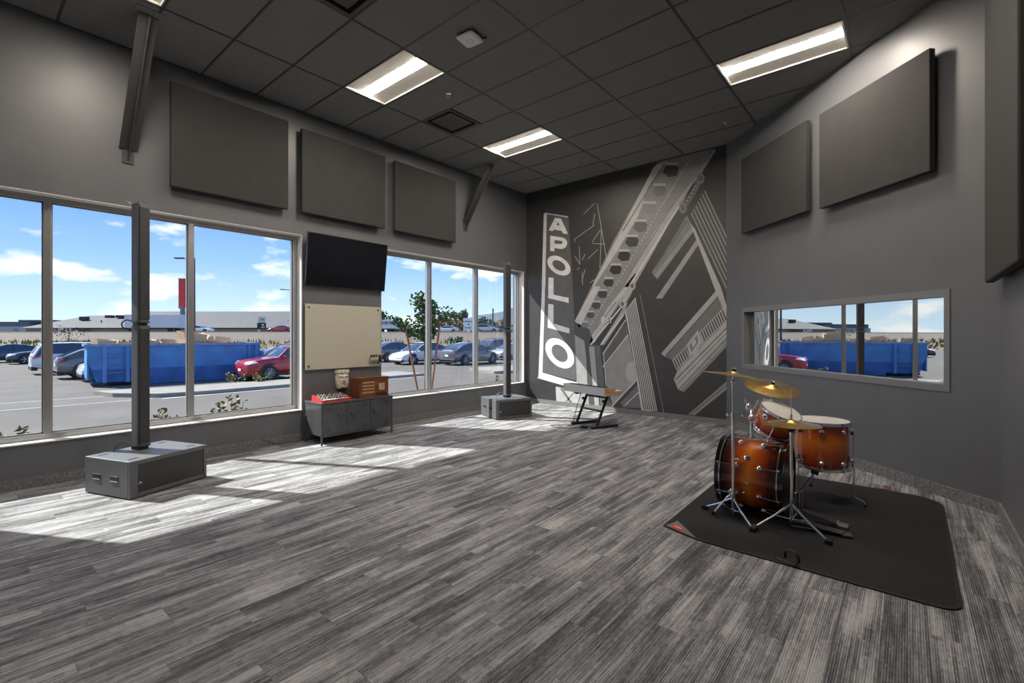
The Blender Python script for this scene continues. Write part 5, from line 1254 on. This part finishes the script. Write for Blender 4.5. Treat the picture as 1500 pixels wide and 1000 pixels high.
# ------------------------------------------------------------------ cars
tyre_m = mat('tyre', (.02, .02, .021), .8); carglass_m = mat('car_glass', (.035, .05, .06), .06, coat=1); rim_m = mat('alloy_rim', (.55, .55, .57), .3, metal=.9)
trimblack_m = mat('car_black_trim', (.02, .02, .022), .5)
KINDS = {  # length, width, height, wheel radius, axle x front/rear, hood line (x,z), greenhouse (rear base, rear roof, front roof, windshield base)
 'suv': dict(L=4.95, W=1.95, H=1.74, r=.37, ax=(1.50, -1.38), top=[(-2.47, .95), (-2.40, 1.10), (-1.6, 1.14), (0, 1.12), (.85, 1.12), (1.35, 1.08), (2.0, 1.00), (2.35, .90), (2.47, .72)], gh=(-2.36, -2.0, .25, 1.08), zb=.26),
 'hatch': dict(L=4.72, W=1.90, H=1.60, r=.36, ax=(1.45, -1.42), top=[(-2.36, .92), (-2.28, 1.06), (-1.5, 1.06), (0, .99), (.95, .98), (1.5, .92), (2.0, .82), (2.28, .68), (2.36, .55)], gh=(-2.20, -.95, .10, 1.25), zb=.22),
 'sedan': dict(L=4.68, W=1.82, H=1.44, r=.34, ax=(1.42, -1.40), top=[(-2.34, .82), (-2.26, 1.00), (-1.5, 1.02), (0, .94), (.9, .93), (1.5, .88), (2.0, .78), (2.26, .66), (2.34, .52)], gh=(-1.95, -.85, .05, 1.15), zb=.20),
}
def car(kind, paint, px_xy, heading, label, z=GZ, parts=True):
    K = KINDS[kind]; t = thing('car', label, 'car', (px_xy[0], px_xy[1], z), math.atan2(heading[1], heading[0]), 'parked and passing cars')
    w2 = K['W']/2; zb = K['zb']; n = len(K['top']); prof = []
    for x, zt in K['top']:
        e = abs(x)/(K['L']/2); ww = w2*(1-.16*max(0, e-.72)/.28); b = zb+(.10 if e > .96 else 0)
        s = [(0, b), (ww*.86, b), (ww*.97, b+.10), (ww, b+.45*(zt-b)), (ww*.975, b+.8*(zt-b)), (ww*.90, zt-.015), (ww*.5, zt+.02), (0, zt+.028)]
        prof.append([(x, y, zz) for y, zz in s]+[(x, -y, zz) for y, zz in reversed(s[1:-1])])
    k = len(prof[0]); vs = sum(prof, []); fs = [(i*k+j, i*k+(j+1) % k, (i+1)*k+(j+1) % k, (i+1)*k+j) for i in range(n-1) for j in range(k)]+[tuple(range(k)), tuple((n-1)*k+j for j in range(k))]
    body = obj('body', MB().add(vs, fs), paint, t, smooth=50)
    rb, rr, rf, fb = K['gh']; zB = 1.0 if kind != 'suv' else 1.10; H = K['H']; zB -= .04
    def belt(x):
        for (xa, za), (xb, zz) in zip(K['top'][:-1], K['top'][1:]):
            if xa <= x <= xb: return za+(zz-za)*(x-xa)/(xb-xa)-.03
        return zB
    wb, wt = w2*.89, w2*.70
    xs = [(rb, 0), ((rb*.45+rr*.55), .62), (rr, .93), ((rr+rf)/2, 1.0), (rf, .96), ((rf*.5+fb*.5), .56), (fb, 0)]
    gv = []
    for x, f in xs:
        z0 = belt(x); zt = z0+(H-z0)*f; wq = wb+(wt-wb)*f
        gv += [(x, wb, z0), (x, wq, zt-.03*(f > 0)), (x, wq*.8, zt), (x, -wq*.8, zt), (x, -wq, zt-.03*(f > 0)), (x, -wb, z0)]
    gf = [(i*6+j, i*6+j+1, (i+1)*6+j+1, (i+1)*6+j) for i in range(len(xs)-1) for j in range(5)]+[(i*6+5, i*6, (i+1)*6, (i+1)*6+5) for i in range(len(xs)-1)]
    obj('windows', MB().add(gv, gf), carglass_m, t, smooth=30)
    rv = []
    rx = [rr-.12, rr, (rr+rf)/2, rf, rf+.06]; rz_ = [H-.10, H-.055, H+.012, H-.02, H-.045]
    for x, zz in zip(rx, rz_): rv += [(x, wt*1.02, zz-.05), (x, wt*.84, zz+.008), (x, -wt*.84, zz+.008), (x, -wt*1.02, zz-.05)]
    rfc = [(i*4+j, i*4+j+1, (i+1)*4+j+1, (i+1)*4+j) for i in range(4) for j in range(3)]+[(i*4+3, i*4, (i+1)*4, (i+1)*4+3) for i in range(4)]+[(0, 1, 2, 3), (19, 18, 17, 16)]
    obj('roof', MB().add(rv, rfc), paint, t, smooth=40)
    for s in (-1, 1):
        obj('front_pillar', MB().tube([(fb, s*wb, belt(fb)), ((rf+fb)/2, s*(wb+(wt-wb)*.56), belt(.5)+(H-belt(.5))*.56-.02), (rf, s*wt, H-.06)], .03, 6), paint, t)
        obj('rear_pillar', MB().tube([(rb, s*wb, belt(rb)), ((rb*.45+rr*.55), s*(wb+(wt-wb)*.62), belt(rb)+(H-belt(rb))*.62-.03), (rr, s*wt, H-.09)], .05, 6), paint, t)
        obj('door_pillar', MB().tube([(-.25, s*wb, belt(-.2)), (-.32, s*wt, H-.03)], .028, 6), trimblack_m, t)
        obj('mirror', MB().cbox((fb-.25, s*(w2+.06), belt(fb)+.06), (.12, .16, .11)), paint, t, bevel=.03)
        obj('sill_trim', MB().box((K['ax'][1]+.4, s*(w2*.985), zb-.02), (K['ax'][0]-.4, s*(w2*.93), zb+.10)), trimblack_m, t)
        for x in K['ax']:
            r = K['r']
            obj('wheel_arch', MB().lathe([(r+.075, 0), (r+.075, .012)], (x, s*(w2-.022), r+.03), (0, s, 0), 24), trimblack_m, t)
            wh = obj('tyre', MB().lathe([(r*.6, -.2), (r*.97, -.2), (r, -.17), (r, -.03), (r*.96, 0), (r*.72, .004)], (x, s*(w2+.004), r), (0, s, 0), 24), tyre_m, t, smooth=40)
            rim = obj('rim', MB().lathe([(r*.72, .006), (r*.66, .010), (r*.60, -.03), (r*.2, -.03)], (x, s*(w2+.004), r), (0, s, 0), 24), mat('rim_well', (.05, .05, .052), .5), wh, smooth=30)
            sp = MB(); nn = 10 if kind == 'suv' else 5
            for q in range(nn):
                a = 2*math.pi*q/nn; u = Vector((math.cos(a), 0, math.sin(a))); sp.tube([Vector((x, s*(w2+.004), r)), Vector((x, s*(w2+.008), r))+u*r*.68], .022 if nn == 10 else .034, 4)
            o = obj('spokes', sp, rim_m, wh); o['kind'] = 'stuff'
        xh = K['L']/2; zh = belt(xh*.86)-.06
        obj('headlight', MB().prism([(xh*.985, s*w2*.50, zh-.09), (xh*.95, s*w2*.86, zh-.08), (xh*.80, s*w2*.955, zh+.0), (xh*.86, s*w2*.80, zh+.085), (xh*.96, s*w2*.52, zh+.03)], (.03, s*.03, .012)), mat('lamp_lens', (.70, .72, .75), .1), t)
        zt = belt(-xh*.97)
        obj('taillight', MB().prism([(-xh*1.003, s*w2*.42, zt-.16), (-xh*.985, s*w2*.86, zt-.17), (-xh*.86, s*w2*.985, zt-.06), (-xh*.90, s*w2*.93, zt+.01), (-xh*.99, s*w2*.6, zt-.03)], (-.012, 0, 0)), mat('tail_red', (.40, .015, .02), .2), t)
    zf = belt(K['L']/2*.97)
    if kind == 'suv': obj('grille', MB().prism([(K['L']/2*.992, -w2*.42, zf-.28), (K['L']/2*.992, w2*.42, zf-.28), (K['L']/2*.985, w2*.5, zf-.04), (K['L']/2*.985, -w2*.5, zf-.04)], (.012, 0, 0)), trimblack_m, t)
    obj('front_bumper', MB().box((K['L']/2*.90, -w2*.78, zb-.02), (K['L']/2*1.0, w2*.78, zb+.14)), trimblack_m, t, bevel=.03)
    obj('rear_bumper', MB().box((-K['L']/2*1.0, -w2*.82, zb-.02), (-K['L']/2*.90, w2*.82, zb+.20)), trimblack_m, t, bevel=.03)
    obj('number_plate', MB().box((-K['L']/2-.008, -.16, .62), (-K['L']/2+.03, .16, .76)), white_m, t); obj('number_plate', MB().box((K['L']/2-.03, -.15, .48), (K['L']/2+.006, .15, .60)), white_m, t)
    if kind == 'suv':
        for s in (-1, 1): obj('roof_rail', MB().tube([(rr+.1, s*wt*.9, H+.01), (rr+.2, s*wt*.9, H+.06), (rf-.3, s*wt*.9, H+.06), (rf-.2, s*wt*.9, H+.01)], .018, 6), trimblack_m, t)
    return t
def paintm(n, c, metal=.35): return mat('car_paint_'+n, c, .28, metal=metal, coat=1)
RED, WHT, GRY, DKG, SLV, NVY = paintm('red', (.42, .020, .025), .2), paintm('white', (.72, .73, .75), 0), paintm('grey', (.15, .155, .17)), paintm('dark', (.055, .06, .07)), paintm('silver', (.42, .44, .48)), paintm('navy', (.05, .07, .13))
YN, YP = (0, -1), (0, 1)
car('suv', RED, (-23.85, 11.1), YN, 'red SUV parked at the gate end of the blue dumpster')
car('sedan', SLV, (-29.3, 12.6), YN, 'pale silver car parked behind the red SUV')
car('suv', WHT, (-36.6, 5.2), YP, 'white SUV with its tail toward the parking lane')
car('hatch', GRY, (-31.95, 5.6), YP, 'dark grey hatchback between the white SUV and the dumpster')
car('hatch', WHT, (-29.4, 6.15), YN, 'white car nosed out from behind the dumpster ladder end')
car('sedan', DKG, (-50.6, 4.9), YN, 'dark sedan in the far row by the dry grass bank')
car('hatch', GRY, (-46.4, 5.9), YN, 'grey hatchback in the far row behind the white SUV')
car('sedan', NVY, (-54.5, 2.8), YN, 'navy sedan at the end of the far row')
car('hatch', WHT, (-28.25, 22.9), YN, 'white hatchback parked behind the young tree')
car('hatch', GRY, (-24.95, 24.85), YP, 'grey hatchback with its tail to the tree, beside a kerb')
car('hatch', GRY, (-32.4, 23.6), YP, 'grey hatchback parked beyond the white hatchback')
car('suv', DKG, (-30.6, 33.2), YN, 'black SUV with roof rails beyond the grey hatchback')
car('sedan', SLV, (-27.3, 32.4), YN, 'silver blue sedan nosed out beside the black SUV')
hw = (RT.x, RT.y); hwn = (-RT.x, -RT.y)
def road(px, d): p = away(px, d); return (p.x, p.y)
car('sedan', RED, road(412, 90), hwn, 'red sedan passing on the highway', 1.80); car('sedan', WHT, road(293, 90), hw, 'white sedan passing on the highway', 1.80)
car('suv', SLV, road(712, 92), hw, 'silver SUV passing on the highway beside the billboard', 1.80); car('sedan', WHT, road(654, 92), hwn, 'white sedan passing on the highway behind the tree crown', 1.80)
car('sedan', GRY, road(735, 96), hw, 'grey sedan passing on the highway behind the column speaker', 1.80)
def box_truck(px, d, L_, H, label, name='semi_trailer', windows=False):
    p = away(px, d, 1.80); t = thing(name, label, 'truck' if not windows else 'bus', p, math.atan2(RT.y, RT.x))
    wm = mat('trailer_white', (.66, .68, .72), .45, var=.05, scale=.5)
    obj('box_body', MB().box((-L_/2, -1.25, .95), (L_/2, 1.25, H)), wm, t, bevel=.03); obj('underframe', MB().box((-L_/2+.3, -1.1, .75), (L_/2-.3, 1.1, .95)), trimblack_m, t)
    obj('side_rail', MB().box((-L_/2, -1.27, .9), (L_/2, -1.25, 1.0)), trimblack_m, t)
    if windows:
        for k in range(5): obj('window', MB().box((-L_/2+.5+k*(L_-1)/5, -1.27, 1.9), (-L_/2+.3+(k+1)*(L_-1)/5, -1.24, 2.6)), carglass_m, t)
    for x in (-L_/2+1.2, -L_/2+2.4, L_/2-1.5):
        for y in (-1.15, .85): obj('wheel', MB().cyl((x, y, .5), (x, y+.3, .5), .5, seg=16), tyre_m, t, smooth=40)
box_truck(228, 92, 10.2, 3.55, 'white semi trailer on the highway behind the column speaker')
box_truck(562, 105, 6, 2.9, 'white bus on the highway beside the wall screen pier', 'bus', True)

# ------------------------------------------------------------------ buildings, signs, poles
def text_mb(s, size, depth):
    cu = bpy.data.curves.new('lettering', 'FONT'); cu.body = s; cu.size = size; cu.extrude = depth; cu.resolution_u = 2
    o = bpy.data.objects.new('lettering', cu); COL.objects.link(o); dg = bpy.context.evaluated_depsgraph_get(); me = bpy.data.meshes.new_from_object(o.evaluated_get(dg))
    bpy.data.objects.remove(o); bpy.data.curves.remove(cu); return me
def warehouse():
    D = 128.0
    k = D/FPX; X = lambda px: (px-250)*k; Zp = lambda py: CAM_Z-(py-490)*k
    p = away(250, D, 0); t = thing('warehouse', 'long low warehouse with grey pitched roof across the highway', 'building', p, math.atan2(RT.y, RT.x))
    rm = mat('warehouse_roof', (.105, .105, .107), .8, var=.05, scale=.2); wm = mat('warehouse_wall', (.27, .22, .17), .8)
    obj('wall', MB().box((X(38), 0, 0), (X(455), 30, Zp(481))), wm, t)
    def roof(x0, x1, xt0, xt1, ze, zt): return MB().add([(x0, -1, ze), (x1, -1, ze), (xt1, 16, zt), (xt0, 16, zt), (x0, 33, ze), (x1, 33, ze)], [(0, 1, 2, 3), (3, 2, 5, 4), (0, 3, 4), (1, 5, 2), (0, 4, 5, 1)])
    kk = (D+16)/D
    obj('roof', roof(X(36), X(160), X(75)*1.0*kk, X(160)*kk, Zp(480), CAM_Z+(490-462)*k*kk), rm, t)
    obj('roof', roof(X(130), X(458), X(152)*kk, X(436)*kk, Zp(480), CAM_Z+(490-456)*k*kk), rm, t)
    for x, y_, hh in ((90, 467, 1.1), (128, 464, .8), (144, 464, .8)): obj('roof_unit', MB().cbox((X(x)*1.05, 8.5, Zp(y_)+.4), (1.8, 1.4, hh)), trimblack_m, t)
    for x in (124, 176, 300, 331, 402): obj('vent_pipe', MB().cyl((X(x)*1.03, 6, Zp(474)), (X(x)*1.03, 6, Zp(474)+1.1), .16, seg=8), trimblack_m, t)
    for s, px, m in (('PAUL', 92, white_m), ('DAVIS', 113, mat('sign_black', (.02, .02, .022), .5))):
        me = text_mb(s, 1.55, .08); me.materials.append(m)
        for v in me.vertices: v.co.x *= 1.06 if s == 'PAUL' else 1.12
        o = bpy.data.objects.new('lettering', me); COL.objects.link(o); o.parent = t; o.location = (X(px), -1.3, Zp(486.2)); o.rotation_euler = (R(90), 0, 0)
warehouse()
def low_building():
    D = 170.0; k = D/FPX; X = lambda px: (px-20)*k; Zp = lambda py: CAM_Z-(py-490)*k
    p = away(20, D, 0); t = thing('office_building', 'dark flat-roofed office building beyond the warehouse end', 'building', p, math.atan2(RT.y, RT.x)); dk = mat('office_dark', (.07, .085, .105), .5); pl = mat('office_pale', (.40, .40, .40), .8)
    obj('wall', MB().box((X(-60), 0, 0), (X(62), 20, Zp(478))), pl, t); obj('upper_storey', MB().box((X(-60), 1, Zp(478)), (X(38), 19, Zp(471))), dk, t); obj('roof_storey', MB().box((X(14), 3, Zp(471)), (X(64), 19, Zp(468))), dk, t)
    for x in (-40, -20, 20): obj('window_band', MB().box((X(x), -.05, Zp(485)), (X(x+7), .05, Zp(481))), carglass_m, t)
low_building()
def sign_post(px, d, z0, z1, label, name, builder, cat='sign'):
    p = away(px, d, z0); t = thing(name, label, cat, p, math.atan2(RT.y, RT.x)); builder(t, d/FPX); return t
dkm = mat('pole_dark', (.06, .065, .075), .5)
def red_sign(t, k):
    h = 490-408
    obj('post', MB().cyl((0, 0, 0), (0, 0, 1.5+42*k), .45, seg=12), mat('post_blue_grey', (.12, .16, .24), .5), t); obj('face', MB().box((-4.2*k, -.4, 1.5+39*k), (4.2*k, .4, 1.5+82*k)), mat('sign_red', (.55, .03, .035), .5), t, bevel=.1)
    obj('trim', MB().box((-4.6*k, -.3, 1.5+38*k), (-4.2*k, .3, 1.5+82.5*k)), dkm, t)
sign_post(267.5, 96, 0, 0, 'tall red pole sign rising beyond the dumpster', 'pole_sign', red_sign)
def lamp(h, arm):
    def f(t, k):
        obj('pole', MB().tube([(0, 0, 0), (0, 0, h)], [.10, .07], 8), dkm, t); obj('arm', MB().tube([(0, 0, h-.05), (arm, 0, h)], .05, 6), dkm, t); obj('lamp_head', MB().cbox((arm*1.25, 0, h+.02), (.7, .3, .1)), dkm, t, bevel=.03); obj('base', MB().cyl((0, 0, 0), (0, 0, .5), .25, seg=10), conc_m, t)
    return f
sign_post(284.5, 36, GZ, 0, 'dark parking-lot lamp post behind the window mullion', 'lamp_post', lamp(8.0, -.9), 'lamp post')
sign_post(432, 60, GZ, 0, 'parking-lot lamp post reaching in beside the pier', 'lamp_post', lamp(7.9, -1.2), 'lamp post')
def monument(t, k):
    obj('post', MB().box((-5*k, -.2, -1), (-3.6*k, .2, 1.5+27*k)), white_m, t); obj('upper_panel', MB().box((-3.2*k, -.2, 1.5+17*k), (4.5*k, .2, 1.5+26*k)), mat('sign_pale', (.55, .55, .55), .5), t)
    obj('lower_panel', MB().box((-6*k, -.25, 1.5+7.5*k), (5.5*k, .25, 1.5+17*k)), trimblack_m, t); obj('panel_stripe', MB().box((-.5*k, -.27, 1.5+9.5*k), (5*k, -.25, 1.5+11.5*k)), mat('stripe_lime', (.45, .50, .06), .5), t); obj('panel_mark', MB().box((1*k, -.27, 1.5+13*k), (4*k, -.25, 1.5+15*k)), white_m, t); obj('panel_mark', MB().box((0*k, -.22, 1.5+21*k), (3.6*k, -.2, 1.5+22.5*k)), dkm, t)
sign_post(383.5, 112, 0, 0, 'black and white roadside sign with a lime stripe before the warehouse', 'roadside_sign', monument)
def billboard(t, k):
    obj('panel', MB().box((-7*k, -.15, 1.5+6*k), (7*k, .15, 1.5+24*k)), white_m, t); obj('edge_board', MB().box((7.5*k, .1, 1.5+5*k), (9*k, .3, 1.5+24.5*k)), dkm, t)
    m = mat('board_ink', (.08, .20, .26), .5)
    for x, y_, w_ in ((-5.5, 18, 5), (0, 18, 3), (4, 18, 1.5), (-1, 14, 3), (-5, 9, 3), (-.5, 9, 4)): obj('printed_bar', MB().box((x*k, -.18, 1.5+(y_)*k), ((x+w_)*k, -.15, 1.5+(y_+1.8)*k)), m, t)
    for x in (-4, 4): obj('post', MB().box((x*k-.15, 0, -1), (x*k+.15, .2, 1.5+6*k)), dkm, t)
sign_post(686, 110, 0, 0, 'white billboard with blue-green print beside the highway', 'billboard', billboard)
def utility(t, k): obj('pole', MB().tube([(0, 0, 0), (0, 0, 1.5+38*k)], [.22, .16], 8), dkm, t); obj('crossarm', MB().box((-.3*k, -.08, 1.5+36*k), (1.8*k, .08, 1.5+37*k)), dkm, t)
sign_post(722, 120, 0, 0, 'tall dark utility pole against the grey hill', 'utility_pole', utility, 'pole')
